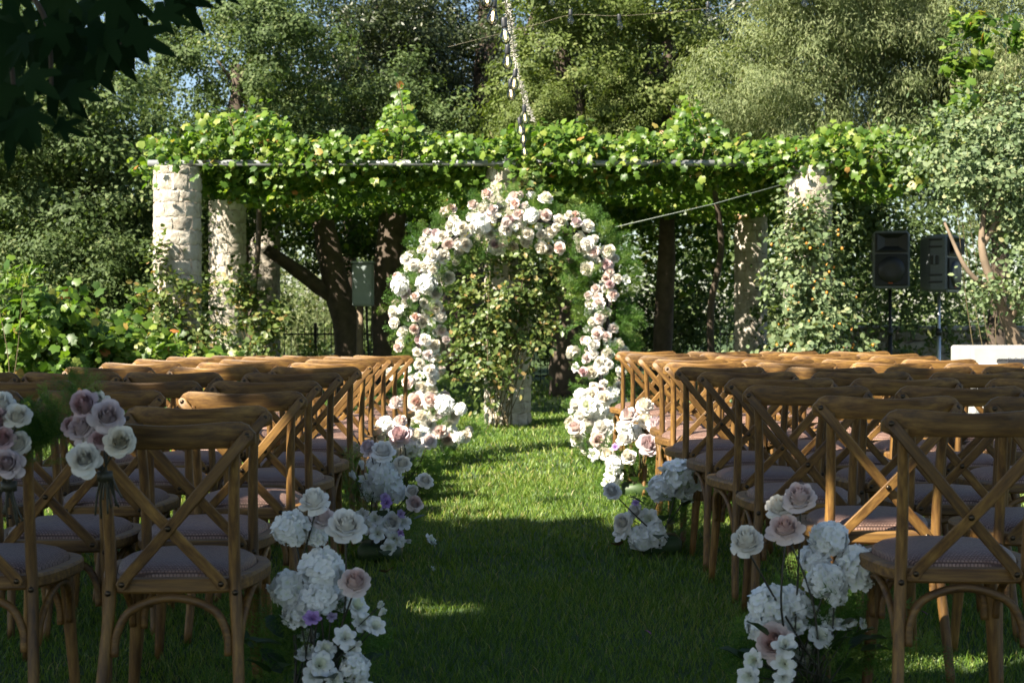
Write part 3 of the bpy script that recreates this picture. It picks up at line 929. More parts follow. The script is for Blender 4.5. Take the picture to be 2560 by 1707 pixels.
arrangement('flower_arrangement', 'right arrangement by the ninth row with two mauve roses over a fern mound', 8.9, 1595, [
    ('B', 1572, 1039, 44, -.08), ('W', 1611, 1013, 44, 0), ('M', 1643, 1063, 54, -.1), ('M', 1622, 1110, 58, -.12), ('W', 1612, 1050, 46, 0), ('W', 1570, 1140, 40, -.1), ('V', 1538, 1117, 20, -.1), ('W', 1560, 1096, 42, 0), ('H', 1535, 1160, 48, -.05), ('L', 1528, 1185, 34, -.08),
    ('L', 1518, 1206, 28, -.06), ('H', 1590, 1080, 46, .05), ('W', 1520, 1135, 38, 0), ('L', 1545, 1190, 30, -.05), ('L', 1532, 1215, 30, -.05), ('H', 1560, 1065, 40, .08)],
    [(1590, 1190, 75, 60, .15), (1620, 1165, 60, 30, .15), (1560, 1215, 50, 24, .12)], leaves=8)

# ------------------------------------------------------------------ flower arch
def build_arch():
    d = 11.4
    loc = Vector((0, d, 0))
    t = empty('flower_arch', loc)
    tag(t, 'arch of white and blush roses with fern standing at the end of the aisle', 'flower arch')
    path_px = [(1030, 1150), (1062, 1060), (1050, 960), (1046, 870), (1048, 780), (1056, 700), (1084, 638), (1137, 592), (1202, 562), (1285, 547), (1375, 556), (1447, 588), (1497, 640), (1520, 705), (1520, 790), (1512, 880), (1500, 960), (1498, 1050), (1500, 1150)]
    path = catmull([P(a, b, d) for a, b in path_px], 6)
    path = [Vector(p) for p in path]
    # wire frame of the arch: two hoops with rungs
    for oy in (-.12, .12):
        inst('frame_hoop', tube_mesh('frame_hoop', [p + Vector((0, oy, 0)) - loc for p in path], .010, M['blackmetal'], 6), t)
    cen = P(1285, 850, d)
    n = len(path)
    placed = []
    rr = random.Random(5)
    def outward(i):
        a = path[max(i - 1, 0)]; b = path[min(i + 1, n - 1)]
        tg = (b - a).normalized()
        o = tg.cross(Vector((0, 1, 0)))
        return -o if o.dot(path[i] - cen) < 0 else o
    tries = 0
    while tries < 20000 and len(placed) < 300:
        tries += 1
        i = rr.randrange(n)
        frac = i / (n - 1)
        o = outward(i)
        # band half width
        hw = .18
        if frac < .16 or frac > .84: hw = .20
        if .60 < frac < .84: hw = .155
        ang = rr.gauss(0, .95)           # 0 = towards the camera
        if rr.random() < .13: ang = rr.uniform(0, 6.28)
        back = math.cos(ang)
        side = math.sin(ang)
        rad = hw * rr.uniform(.55, 1.25)
        if .62 < frac < .82 and side > .55: continue
        p = path[i] + o * side * rad + Vector((0, -1, 0)) * back * rr.uniform(.12, .25) + Vector((rr.uniform(-.03, .03), 0, rr.uniform(-.03, .03)))
        if frac > .86 or frac < .12: p.y -= .0
        u = rr.random()
        if u < .56: k, s = 'W', rr.uniform(.068, .122)
        elif u < .76: k, s = 'B', rr.uniform(.070, .102)
        elif u < .80: k, s = 'M', rr.uniform(.078, .1)
        elif u < .86: k, s = 'H', rr.uniform(.12, .16)
        elif u < .95: k, s = 'L', rr.uniform(.045, .075)
        else: k, s = 'U', rr.uniform(.03, .04)
        if k in 'BW' and .0 < frac < .3 and rr.random() < .04: k, s = 'V', .06
        if p.z < .10: continue
        if any((p - q).length < (s + s2) * .36 for q, s2 in placed): continue
        placed.append((p, s))
        dv = o * side * .8 + Vector((rr.uniform(-.3, .3), -1 if back > -.2 else .8, rr.uniform(-.1, .55)))
        flower(t, k, p, s, dv, loc)
    # spill of flowers at both feet
    feet = [(1041, 1003, 44), (1075, 1000, 40), (1112, 1011, 48), (1151, 1022, 30), (1069, 1055, 42), (1123, 1060, 40), (1118, 1096, 36), (1162, 1090, 32), (1146, 1094, 30), (1090, 1030, 40), (1100, 1078, 36), (1050, 1040, 36), (1080, 1100, 36), (1135, 1040, 32), (1060, 1085, 36), (1174, 1075, 22),
            (1451, 987, 34), (1468, 1014, 44), (1500, 1025, 48), (1510, 995, 40), (1440, 1069, 40), (1473, 1060, 48), (1506, 1069, 46), (1495, 1098, 42), (1465, 1118, 32), (1525, 1045, 40), (1535, 1090, 44), (1450, 1040, 36), (1480, 985, 34), (1440, 1095, 28), (1510, 1130, 36), (1485, 1135, 30)]
    for (px, py, s) in feet:
        dd = d - rr.uniform(.35, .6)
        p = P(px, py, dd)
        k = rr.choice('WWWWBBHHL')
        flower(t, k, p, s / FPX * dd * 1.05, Vector((rr.uniform(-.5, .5) + (.3 if px < 1300 else -.3), -1, rr.uniform(0, .8))), loc)
    # fern fill
    pts, dirs, sz = [], [], []
    for _ in range(700):
        i = rr.randrange(n); frac = i / (n - 1); o = outward(i)
        ang = rr.uniform(0, 6.28)
        p = path[i] + o * math.sin(ang) * rr.uniform(.04, .18) + Vector((0, -math.cos(ang), 0)) * rr.uniform(.04, .16)
        pts.append(p); dirs.append(o * math.sin(ang) * 1.0 + Vector((rr.uniform(-.4, .4), -math.cos(ang) * .6, rr.uniform(-.5, .6)))); sz.append(rr.uniform(.10, .19))
    for _ in range(85):   # long ferns feathering the right side of the arch
        i = int(n * rr.uniform(.58, .86)); o = outward(i)
        p = path[i] + o * rr.uniform(.05, .16) + Vector((0, rr.uniform(-.1, .1), 0))
        pts.append(p); dirs.append(o + Vector((0, rr.uniform(-.5, .5), rr.uniform(-.3, .7)))); sz.append(rr.uniform(.11, .18))
    for _ in range(40):
        i = int(n * rr.uniform(.60, .80)); o = outward(i)
        p = path[i] - o * rr.uniform(.05, .16)
        pts.append(p); dirs.append(-o + Vector((0, rr.uniform(-.4, .2), rr.uniform(-.5, .4)))); sz.append(rr.uniform(.14, .24))
    for _ in range(110):
        c = P(rr.choice([1085, 1060, 1130, 1500, 1470]), 1120, d - .3)
        p = c + Vector((rr.gauss(0, .14), rr.gauss(0, .14), 0)); p.z = rr.uniform(.02, .3)
        pts.append(p); dirs.append((rr.uniform(-1, 1), rr.uniform(-1, .4), rr.uniform(.1, 1))); sz.append(rr.uniform(.11, .18))
    fern_part(t, 'fern_foliage', pts, dirs, sz, loc, 'fern', 77)
build_arch()

# ------------------------------------------------------------------ bouquets tied on the left chairs
def bouquet(label, d, roses, tie_px, ferns):
    tp = P(tie_px[0], tie_px[1], d)
    t = empty('chair_bouquet', tp)
    tag(t, label, 'bouquet', 'bouquets tied to the nearest left chairs')
    for (k, px, py, sz, dd) in roses:
        p = P(px, py, d + dd)
        dv = (p - tp).normalized() * .5 + Vector((frng.uniform(-.3, .5), -1, frng.uniform(-.1, .4)))
        size = sz / FPX * d
        flower(t, k, p, size, dv, tp)
        stem_part(t, p - dv.normalized() * size * .3, tp + Vector((frng.uniform(-.012, .012), frng.uniform(-.012, .012), frng.uniform(-.01, .01))), .003, tp, .05)
    for _ in range(9):
        a = tp + Vector((frng.uniform(-.012, .012), frng.uniform(-.012, .012), .01))
        stem_part(t, a, a + Vector((frng.uniform(-.03, .045), frng.uniform(-.01, .02), -frng.uniform(.05, .12))), .0032, tp, .1)
    mb = MB(); tube(mb, [(0, 0, -.012), (0, 0, .012)], .02, 12)
    inst('ribbon', mb.mesh('ribbon', M['stemdark']), t)
    pts, dirs, sz = [], [], []
    for (px, py, rp, n, L) in ferns:
        c = P(px, py, d + .06)
        for _ in range(n):
            o = Vector((frng.gauss(0, .45), frng.gauss(0, .2), frng.gauss(0, .45))) * (rp / FPX * d)
            pts.append(c + o); dirs.append((c + o - tp).normalized() + Vector((frng.uniform(-.5, .5), frng.uniform(-.4, .2), frng.uniform(-.4, .6)))); sz.append(L * frng.uniform(.7, 1.3))
    fern_part(t, 'fern_foliage', pts, dirs, sz, tp, 'fern', 5)
bouquet('bouquet of mauve and cream roses tied to the nearest left chair', 3.56, [
    ('M', 212, 1012, 84, 0), ('M', 270, 1040, 86, -.03), ('M', 204, 1070, 76, -.01), ('M', 248, 1098, 52, -.03), ('W', 300, 1102, 84, -.05), ('W', 209, 1146, 86, -.05), ('M', 178, 1062, 50, .04), ('W', 225, 1105, 60, 0), ('W', 245, 1000, 50, .05)],
    (262, 1190), [(125, 1090, 55, 60, .07), (200, 958, 26, 9, .055), (125, 1035, 50, 18, .06), (200, 1020, 60, 14, .06)])
bouquet('bouquet of cream and mauve roses cut by the left picture edge', 3.56, [
    ('W', 2, 1012, 80, 0), ('W', 44, 1038, 66, -.02), ('M', -8, 1048, 80, -.02), ('M', 4, 1096, 66, -.03), ('W', 42, 1108, 70, 0), ('M', 18, 1158, 76, -.05), ('W', -30, 1110, 80, 0)],
    (22, 1215), [(80, 1120, 42, 30, .06)])

# ------------------------------------------------------------------ stone columns
def stone_variants(R, arc, h, nvar, seed):
    out = []
    for s in range(nvar):
        rng = random.Random(seed * 31 + s)
        mb = MB(); nu, nv = 8, 6
        a1 = arc * rng.uniform(.93, .985); hh = h * .95
        ph = [rng.uniform(0, 6.28) for _ in range(8)]
        fr = [rng.uniform(8, 24) for _ in range(4)]
        v = []
        for j in range(nv):
            for i in range(nu):
                u, w = -1 + 2 * i / (nu - 1), -1 + 2 * j / (nv - 1)
                e = max(abs(u), abs(w))
                edge = max(0, (e - .86) / .14) ** 2
                bulge = .016 * math.sin(fr[0] * .2 * u * 2 + ph[0]) + .012 * math.sin(fr[1] * .3 * w + ph[1] + u * 3) + .008 * math.sin(fr[2] * u * .6 + fr[3] * w * .5 + ph[2])
                r = R + .010 + bulge * .22 - .007 * edge + rng.uniform(-.005, .005)
                a = u * a1 / 2 + .02 * math.sin(ph[3] + w * 3) * (abs(u) > .9)
                zz = w * hh / 2 + .008 * math.sin(ph[4] + u * 4) * (abs(w) > .9)
                v.append((math.cos(a) * r, math.sin(a) * r, zz))
        f = []
        for j in range(nv - 1):
            for i in range(nu - 1):
                q = j * nu + i
                f.append((q, q + 1, q + nu + 1, q + nu))
        # skirt down into the mortar
        rim = [i for i in range(nu)] + [j * nu + nu - 1 for j in range(1, nv)] + [(nv - 1) * nu + i for i in range(nu - 2, -1, -1)] + [j * nu for j in range(nv - 2, 0, -1)]
        o = len(v)
        for q in rim:
            x, y, z = v[q]; l = math.hypot(x, y); k = (R - .02) / l
            v.append((x * k, y * k, z))
        L = len(rim)
        for q in range(L):
            q2 = (q + 1) % L
            f.append((rim[q2], rim[q], o + q, o + q2))
        mb.add(v, f)
        out.append(mb.mesh('stone', M['stone'], True, None, 32))
    return out

COLR = .235
STV = {n: stone_variants(COLR, 2 * math.pi / n, .142, 5, n) for n in (6, 7, 8)}
def column(x, y, top, label, seed):
    rng = random.Random(seed)
    t = empty('stone_column', (x, y, 0))
    tag(t, label, 'column', 'round stone columns of the pergola')
    mb = MB()
    tube(mb, [(0, 0, -.05), (0, 0, top * .5), (0, 0, top - .01)], COLR - .002, 24)
    inst('mortar_core', mb.mesh('mortar_core', M['mortar']), t)
    z = 0
    while z < top - .02:
        h = rng.uniform(.115, .170)
        if z + h > top - .06: h = top - z
        n = rng.choice((6, 7, 7, 8))
        a0 = rng.uniform(0, 6.28)
        for k in range(n):
            inst('stone', rng.choice(STV[n]), t, (0, 0, z + h / 2), (0, 0, a0 + k * 2 * math.pi / n), (1, 1, h / .142))
        z += h
    return t
TOPZ = 2.68
COLS = [((-3.47, 14.75), 'rough round stone column at the front left corner of the pergola'), ((-.045, 14.9), 'round stone column wrapped in climbing rose behind the flower arch'),
        ((3.07, 14.75), 'round stone column behind the bush with orange hips'), ((-3.80, 19.0), 'second stone column back on the left side of the pergola'),
        ((-3.93, 22.6), 'third stone column back on the left side of the pergola'), ((3.56, 21.2), 'shaded stone column at the back right under the pergola')]
for i, ((x, y), lab) in enumerate(COLS): column(x, y, TOPZ, lab, 40 + i)

# ------------------------------------------------------------------ pergola frame
def build_pergola():
    t = empty('pergola_frame', (0, 18.5, 0))
    tag(t, 'grey steel pipe pergola frame resting on the stone columns', 'pergola')
    L = Vector((0, 18.5, 0))
    def pipe(a, b, r=.030, name='beam'):
        inst(name, tube_mesh(name, [Vector(a) - L, (Vector(a) + Vector(b)) / 2 - L, Vector(b) - L], r, M['pipe'], 10), t)
    zt = TOPZ + .035
    pipe((-3.75, 14.66, zt), (4.2, 14.66, zt), .033, 'front_beam')
    pipe((-4.1, 19.0, zt + .13), (4.2, 19.0, zt + .13), .03, 'cross_beam')
    pipe((-4.2, 22.6, zt), (4.2, 22.6, zt), .03, 'cross_beam')
    for x0, x1 in ((-3.5, -3.95), (-.05, -.05), (3.1, 3.6)):
        pipe((x0, 14.68, zt + .062), (x1, 22.7, zt + .062), .028, 'side_beam')
    for k in range(8):
        x = -3.0 + k * .85
        pipe((x, 14.6, zt + .12), (x, 22.7, zt + .12), .008, 'wire')
build_pergola()

GRAPE_MESH = []
for s in range(3):
    r = random.Random(s)
    vv = [(x * r.uniform(.9, 1.1), y, z + r.uniform(-.05, .05)) for x, y, z in GRAPE[0]]
    GRAPE_MESH.append(leaf_mesh_single('grape_leaf', M['vine_obj'], (vv, GRAPE[1])))

def build_vine():
    rng = np.random.default_rng(31)
    loc = Vector((0, 14.7, 2.7))
    t = empty('grapevine', loc)
    tag(t, 'leafy grapevine sprawling over the pergola front beam and roof', 'grapevine')
    def mound(x):
        return .36 + .07 * np.sin(x * 1.7 + .6) + .06 * np.sin(x * 4.1) + .05 * np.sin(x * 9.7 + 1) + .38 * np.exp(-((x + 1.15) / .16) ** 2) + .12 * np.exp(-((x + 1.35) / .4) ** 2) + .35 * np.exp(-((x - 1.85) / .22) ** 2) + .16 * np.exp(-((x + 2.9) / .5) ** 2)
    # front individual leaves
    nf = 300
    x = rng.uniform(-3.7, 4.3, nf); hgt = mound(x)
    z = 2.72 + rng.random(nf) ** .8 * hgt - .02
    low = rng.random(nf) < .16
    z = np.where(low, 2.70 - rng.random(nf) * .22, z)
    y = 14.48 - rng.random(nf) * .20 + (z - 2.7) * .35
    for i in range(nf):
        nrm = Vector((rng.normal() * .5 - .3, -1 + rng.normal() * .4, .5 + rng.normal() * .5))
        tip = Vector((rng.normal() * .6, -.3, -1))
        tip = (tip - nrm.normalized() * tip.dot(nrm.normalized())).normalized()
        n = nrm.normalized(); b = tip.cross(n)
        q = Matrix((b, tip, n)).transposed().to_quaternion()
        inst('leaf', GRAPE_MESH[i % 3], t, Vector((x[i], y[i], z[i])) - loc, q, float(rng.uniform(.065, .115)))
    # the mass
    n1 = 15500
    x = rng.uniform(-3.68, 4.7, n1); hgt = mound(x) * np.where(rng.random(n1) < .9, 1, 1.25)
    z = 2.66 + rng.random(n1) ** .85 * hgt
    y = 14.55 + rng.random(n1) * 1.1 + (z - 2.7) * .2
    C1 = np.stack([x, y, z], -1)
    n5 = 1800
    x = rng.uniform(-3.6, 4.2, n5); x = x[np.sin(x * 2.3 + .4) + .6 * np.sin(x * 5.3) > .25]
    C5 = np.stack([x, 14.50 + rng.random(len(x)) * .12, 2.60 + rng.random(len(x)) * .22], -1)
    # hanging fringe below the beam
    n2 = 6000
    x = rng.uniform(-3.3, 3.6, n2)
    dr = .10 + .10 * np.sin(x * 2.9 + 2) ** 2 + .26 * np.exp(-((x + 2.75) / .45) ** 2) + .15 * np.exp(-((x - 2.9) / .35) ** 2)
    C2 = np.stack([x, 14.75 + rng.random(n2) * .8, 2.70 - rng.random(n2) * dr], -1)
    # roof, dense
    n3 = 38000
    x = rng.uniform(-4.1, 4.6, n3); y = rng.uniform(15.2, 23.0, n3)
    sag = .10 + .22 * (np.sin(x * 2.1 + y * .7) * .5 + .5) * (np.sin(y * 1.6) * .5 + .5)
    z = 2.84 - rng.random(n3) * sag + (rng.random(n3) < .4) * rng.random(n3) * .3
    C3 = np.stack([x, y, z], -1)
    # curtain at the back and right
    n4 = 4200
    x = np.concatenate([rng.uniform(.4, 4.4, n4 // 2), rng.uniform(-4.0, 4.0, n4 // 2)])
    y = 22.6 + rng.normal(size=n4) * .4
    z = 2.75 - rng.random(n4) ** 1.7 * np.where(x > .4, 1.5, .55) * (.5 + .5 * np.abs(np.sin(x * 3)))
    C4 = np.stack([x, y, z], -1)
    for nm, CC, tm, k in (('front_leaf_mass', [C1, C2, C5], GRAPE, 1.0), ('roof_leaf_mass', [C3, C4], WIDE, 1.05)):
        C = np.concatenate(CC) - np.array(loc)
        n = len(C)
        N = rng.normal(size=(n, 3)) * .6 + np.array([-.25, -.45, .75])
        T = rng.normal(size=(n, 3)) * .7 + np.array([0, -.3, -1])
        o = inst(nm, leaf_cloud(nm, C, N, rng.uniform(.05, .105, n) * k, tm, M['vine'], rng, T=T), t)
        tag(o, kind='stuff')
    # woody canes
    rr = random.Random(4)
    for k in range(16):
        x0 = rr.uniform(-3.6, 3.6)
        pts = [(x0, 14.7, .05)]
        pts = [(x0, 14.5 + rr.uniform(0, .6), 2.72)]
        for q in range(5): pts.append((pts[-1][0] + rr.uniform(-.5, .5), pts[-1][1] + rr.uniform(.1, .9), 2.74 + rr.uniform(-.14, .14)))
        inst('cane', tube_mesh('cane', catmull([Vector(p) - loc for p in pts], 4), [.016, .006], M['twig'], 6), t)
    for x0, h in ((-1.15, .85), (1.85, .70), (1.95, .5), (-2.9, .5), (-.2, .35), (3.7, .45)):
        pts = [(x0, 14.7, 2.7), (x0 + .04, 14.68, 2.7 + h * .5), (x0 - .03, 14.7, 2.7 + h)]
        inst('shoot', tube_mesh('shoot', catmull([Vector(p) - loc for p in pts], 4), [.008, .003], M['twig'], 5), t)
    inst('vine_trunk', tube_mesh('vine_trunk', catmull([Vector(p) - loc for p in ((-3.16, 17.0, 0), (-3.12, 17.0, 1.1), (-3.02, 16.9, 1.9), (-2.98, 16.8, 2.75))], 5), [.04, .03], M['bark'], 8), t)
    inst('vine_trunk', tube_mesh('vine_trunk', catmull([Vector(p) - loc for p in ((2.55, 18.0, 0), (2.5, 17.9, 1.2), (2.62, 17.8, 2.0), (2.5, 17.6, 2.75))], 5), [.05, .035], M['bark'], 8), t)
build_vine()

# ------------------------------------------------------------------ shrubs and climbers
def shrub(name, label, cat, loc, blobs, n, leaf, tmpl, mat, nstems, seed, group=None, clump=.13, stemr=.006, up=.5, hips=0):
    """blobs: (x,y,z,rx,ry,rz,weight) in world coords"""
    rng = np.random.default_rng(seed)
    L = Vector(loc)
    t = empty(name, L)
    tag(t, label, cat, group)
    w = np.array([b[6] for b in blobs], float); w /= w.sum()
    nc = max(6, n // 32)
    bi = rng.choice(len(blobs), nc, p=w)
    B = np.array([b[:6] for b in blobs])[bi]
    dirn = unit(rng.normal(size=(nc, 3)))
    rad = rng.random(nc) ** (1 / 2.2)
    cc = B[:, :3] + dirn * B[:, 3:6] * rad[:, None]
    cc[:, 2] = np.maximum(cc[:, 2], .08)
    li = rng.integers(0, nc, n)
    sd = unit(dirn + rng.normal(size=(nc, 3)) * .8 + np.array([0, 0, .35]))
    tt = rng.random(n) - .5
    slen = clump * 3.2 * rng.uniform(.6, 1.3, nc)
    C = cc[li] + sd[li] * (tt * slen[li])[:, None] + rng.normal(size=(n, 3)) * clump * .30
    C[:, 2] -= .25 * (tt * slen[li]) ** 2 / max(clump, .05) * .3
    C[:, 2] = np.maximum(C[:, 2], .03)
    N = dirn[li] * .5 + rng.normal(size=(n, 3)) * .5 + np.array([0, -.25, up])
    ldir = sd[li] * .8 + rng.normal(size=(n, 3)) * .7
    o = inst('foliage', leaf_cloud('foliage', C - np.array(L), N, leaf * rng.uniform(.65, 1.3, n), tmpl, M[mat], rng, T=ldir), t)
    tag(o, kind='stuff')
    rr = random.Random(seed)
    for k in range(nstems):
        c = cc[rr.randrange(nc)]
        base = Vector((L.x + rr.uniform(-.1, .1), L.y + rr.uniform(-.1, .1), 0))
        e = Vector(c)
        m1 = base.lerp(e, .4) + Vector((rr.uniform(-.1, .1), rr.uniform(-.1, .1), .12))
        inst('stem', tube_mesh('stem', catmull([base - L, m1 - L, e - L], 5), [stemr, stemr * .4], M['twig'], 6), t)
    if hips:
        hm = MB()
        for j in range(1): pass
        v, f = [], []
        for j in range(4):
            for k in range(6):
                th = math.pi * (j + .5) / 4; ph = 2 * math.pi * k / 6
                v.append((math.sin(th) * math.cos(ph), math.sin(th) * math.sin(ph), math.cos(th)))
        for j in range(3):
            for k in range(6): f.append((j * 6 + k, (j + 1) * 6 + k, (j + 1) * 6 + (k + 1) % 6, j * 6 + (k + 1) % 6))
        f.append((5, 4, 3, 2, 1, 0)); f.append((18, 19, 20, 21, 22, 23))
        hm.add(v, f); hmesh = hm.mesh('rose_hip', M['hip'])
        for k in range(hips):
            c = C[rr.randrange(n)]
            if c[2] < .2: continue
            inst('rose_hip', hmesh, t, Vector(c) + Vector((0, -.05, 0)) - L, None, rr.uniform(.010, .017))
    return t

shrub('climbing_rose', 'climbing rose bush covering the lower half of the front left column', 'rose bush', (-3.35, 14.3, 0),
      [(-3.4, 14.4, .8, .5, .3, .75, 3), (-3.55, 14.4, 1.5, .22, .22, .35, .8), (-2.95, 14.7, .5, .45, .3, .5, 1.2)], 3400, .062, BROAD, 'rosebush', 14, 51)
shrub('climbing_rose', 'dark climbing rose growing between the left columns', 'rose bush', (-2.75, 16.4, 0),
      [(-2.95, 16.4, .8, .42, .35, .75, 3), (-2.5, 16.6, .4, .6, .4, .4, 2), (-3.1, 16.3, 1.45, .25, .25, .25, .6)], 3200, .07, BROAD, 'rosebush', 12, 52)
shrub('climbing_rose', 'climbing rose smothering the column seen through the flower arch', 'rose bush', (-.1, 14.45, 0),
      [(-.1, 14.5, 1.2, .62, .3, .75, 4), (-.05, 14.5, 1.95, .45, .25, .3, 1.5), (.12, 14.5, 2.40, .16, .2, .25, .5), (-.35, 14.4, .55, .3, .25, .5, .8), (.35, 14.5, 1.5, .4, .25, .35, 1)], 6200, .060, BROAD, 'rosebush', 16, 53)
shrub('rose_hip_bush', 'tall bush dotted with orange hips in front of the right column', 'bush', (3.1, 14.2, 0),
      [(2.95, 14.2, 1.25, .45, .4, .8, 3), (3.05, 14.1, .75, .52, .4, .55, 3), (2.5, 14.0, .45, .40, .3, .32, 1), (2.95, 14.2, 2.0, .40, .3, .35, 1.2)], 8500, .058, BROAD, 'lentisk', 16, 54, hips=190)
shrub('vine_bush', 'bright green grapevine bush at the left edge behind the chairs', 'grapevine', (-4.4, 13.0, 0),
      [(-4.5, 13.2, .7, .9, .5, .55, 3), (-3.75, 13.6, .65, .55, .4, .4, 1.5), (-4.3, 13.0, 1.15, .35, .3, .3, 1)], 3600, .105, GRAPE, 'vine', 10, 55, clump=.2)
shrub('vine_bush', 'low grapevine spilling behind the left chair rows', 'grapevine', (-3.0, 13.2, 0),
      [(-3.2, 13.4, .45, .8, .4, .4, 2), (-3.9, 13.1, .8, .3, .3, .3, 1)], 1500, .10, GRAPE, 'vine', 6, 56, clump=.16)
shrub('leafy_spray', 'single arching green leafy spray at the left edge', 'plant', (-4.45, 12.4, .8),
      [(-4.35, 12.4, 1.52, .28, .1, .08, 1)], 130, .10, SLIM, 'vine', 3, 57, clump=.07)

# ------------------------------------------------------------------ trees
def crown_mesh(name, blobs, nclump, per, leaf, tmpl, mat, seed, clump=.34, droop=0.0):
    rng = np.random.default_rng(seed)
    vol = np.array([b[3] * b[4] + b[4] * b[5] + b[3] * b[5] for b in blobs]); vol = vol / vol.sum()
    bi = rng.choice(len(blobs), nclump, p=vol)
    B = np.array(blobs)[bi]
    dirn = unit(rng.normal(size=(nclump, 3)))
    rad = 1 - rng.random(nclump) ** 2.0 * .65
    cc = B[:, :3] + dirn * B[:, 3:6] * rad[:, None]
    cs = clump * rng.uniform(.6, 1.35, nclump)
    n = nclump * per
    li = np.repeat(np.arange(nclump), per)
    g = rng.normal(size=(n, 3))
    g = unit(g) * (rng.random(n) ** .5)[:, None]
    C = cc[li] + g * cs[li][:, None] * np.array([1.15, 1.15, .72])
    if droop: C[:, 2] -= droop * rng.random(n) ** 2
    N = dirn[li] * .5 + g * 1.0 + rng.normal(size=(n, 3)) * .32 + np.array([0, 0, .35])
    T = rng.normal(size=(n, 3)) + (np.array([0, 0, -2.0]) if droop else 0)
    r = np.clip(rng.random(n) * .8 + (rng.random(nclump) * .3 - .05)[li], 0, 1)
    return leaf_cloud(name, C, N, leaf * rng.uniform(.7, 1.3, n), tmpl, M[mat], rng, T=T, rnd=r)

OAKB = [(0, 0, 0, 1.9, 1.7, 1.5), (-1.2, .2, .5, 1.3, 1.2, 1.1), (1.2, -.2, .3, 1.3, 1.3, 1.2), (.2, -.5, 1.3, 1.2, 1.1, .9), (-.5, -.4, -1.1, 1.4, 1.2, .8), (.9, -.3, -1.0, 1.1, 1.1, .8)]
CROWN = {
    'A': crown_mesh('oak_crown', OAKB, 290, 150, .074, KITE, 'oak', 61),
    'B': crown_mesh('oak_crown', [(x * -.9 + .2, y, z * 1.05, rx, ry, rz) for x, y, z, rx, ry, rz in OAKB], 230, 160, .076, KITE, 'oak', 62, .32),
    'Y': crown_mesh('oak_crown', [(0, 0, 0, 1.0, 1.0, 1.7), (.4, -.2, 1.0, .8, .8, 1.0), (-.4, -.2, -.9, .8, .8, .9)], 170, 150, .066, KITE, 'oak2', 63, .27),
    'W': crown_mesh('willow_crown', [(0, 0, 0, 1.6, 1.3, 1.3), (-1.0, -.2, -.3, 1.1, 1.0, 1.0), (1.1, 0, .2, 1.2, 1.1, 1.1), (0, -.3, .9, 1.1, 1.0, .9)], 440, 220, .062, SLIM, 'pale', 64, .28, .22),
}
CROWN['D'] = CROWN['A'].copy(); CROWN['D'].materials.clear(); CROWN['D'].materials.append(M['oakshade'])  # same oak crown again, its leaf colour darkened to read as shaded
def trunk_parts(t, L, paths, mat='bark'):
    for pts, r in paths:
        inst('trunk' if r[0] > .07 else 'limb', tube_mesh('trunk', catmull([Vector(p) - L for p in pts], 5), r, M[mat], 10, .10), t)

def tree(label, px, py, d, sc, key, rz, trunk=None, name='oak_tree', group='trees behind the pergola', extra=(), bark='bark'):
    c = P(px, py, d)
    base = Vector((c.x, d, 0))
    t = empty(name, base)
    tag(t, label, 'tree', group)
    inst('crown', CROWN[key], t, c - base, (0, 0, rz), sc)
    for k, (ex, ey, ez, es) in enumerate(extra):
        inst('crown', CROWN[key], t, Vector((ex, ey, ez)) - base, (0, 0, rz + 1.9 * (k + 1)), es)
    if trunk is None:
        h = c.z
        bx = c.x + random.uniform(-.3, .3)
        trunk = [([(bx, d + .2, 0), (bx + .1, d + .15, h * .5), (c.x, d, h * 1.05)], [.16, .12, .07])]
        for _ in range(3):
            trunk.append(([(bx + .08, d + .15, h * .6), (c.x + random.uniform(-.4, .4), d + random.uniform(0, .6), h * .9), (c.x + random.uniform(-.6, .6) * sc, d + random.uniform(0, .8), h + random.uniform(.2, 1.2) * sc)], [.09, .06, .02]))
    trunk_parts(t, base, trunk, bark)
    return t

tree('wide evergreen oak filling the left edge behind the columns', 190, 520, 19.5, 1.05, 'A', .4, extra=((-7.4, 20, 3.6, 1.1), (-5.2, 19.2, 1.35, .75)))
tree('evergreen oak rising above the front left column', 590, 200, 22.5, .95, 'B', 2.2, extra=((-5.2, 23.5, 2.6, .8),))
tree('small oak crown at upper left behind the fig leaves', 150, 200, 25, .95, 'A', 3.6)
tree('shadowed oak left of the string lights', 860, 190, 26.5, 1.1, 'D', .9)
xt = (1215 - 1280) / FPX * 28
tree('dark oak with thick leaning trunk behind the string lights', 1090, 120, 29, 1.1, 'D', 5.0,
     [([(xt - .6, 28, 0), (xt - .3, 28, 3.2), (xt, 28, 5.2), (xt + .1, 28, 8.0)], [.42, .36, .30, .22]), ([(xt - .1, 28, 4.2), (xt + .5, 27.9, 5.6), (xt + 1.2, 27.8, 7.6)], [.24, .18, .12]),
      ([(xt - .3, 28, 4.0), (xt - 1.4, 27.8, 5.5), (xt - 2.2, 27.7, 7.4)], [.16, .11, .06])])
tree('yellow-green slender oak right of the string lights', 1400, 140, 20.5, 1.0, 'Y', .3, extra=((.35, 19.5, 3.5, .55),))
tree('yellow-green oak in the gap beside the willow', 1670, 130, 21, 1.05, 'Y', 2.6, extra=((1.65, 20.4, 3.75, .5),))
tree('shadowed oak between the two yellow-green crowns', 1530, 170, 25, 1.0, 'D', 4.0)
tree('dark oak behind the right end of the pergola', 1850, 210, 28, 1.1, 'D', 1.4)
tree('pale silvery willow at upper right', 2080, 190, 18.5, 1.0, 'W', .2, name='willow_tree', extra=((5.6, 18.8, 5.0, 1.0), (4.3, 18.3, 5.6, .8)))
tree('silvery willow behind the right edge shrub', 2480, 330, 19, .95, 'W', 2.4, name='willow_tree')
xb = -2.35
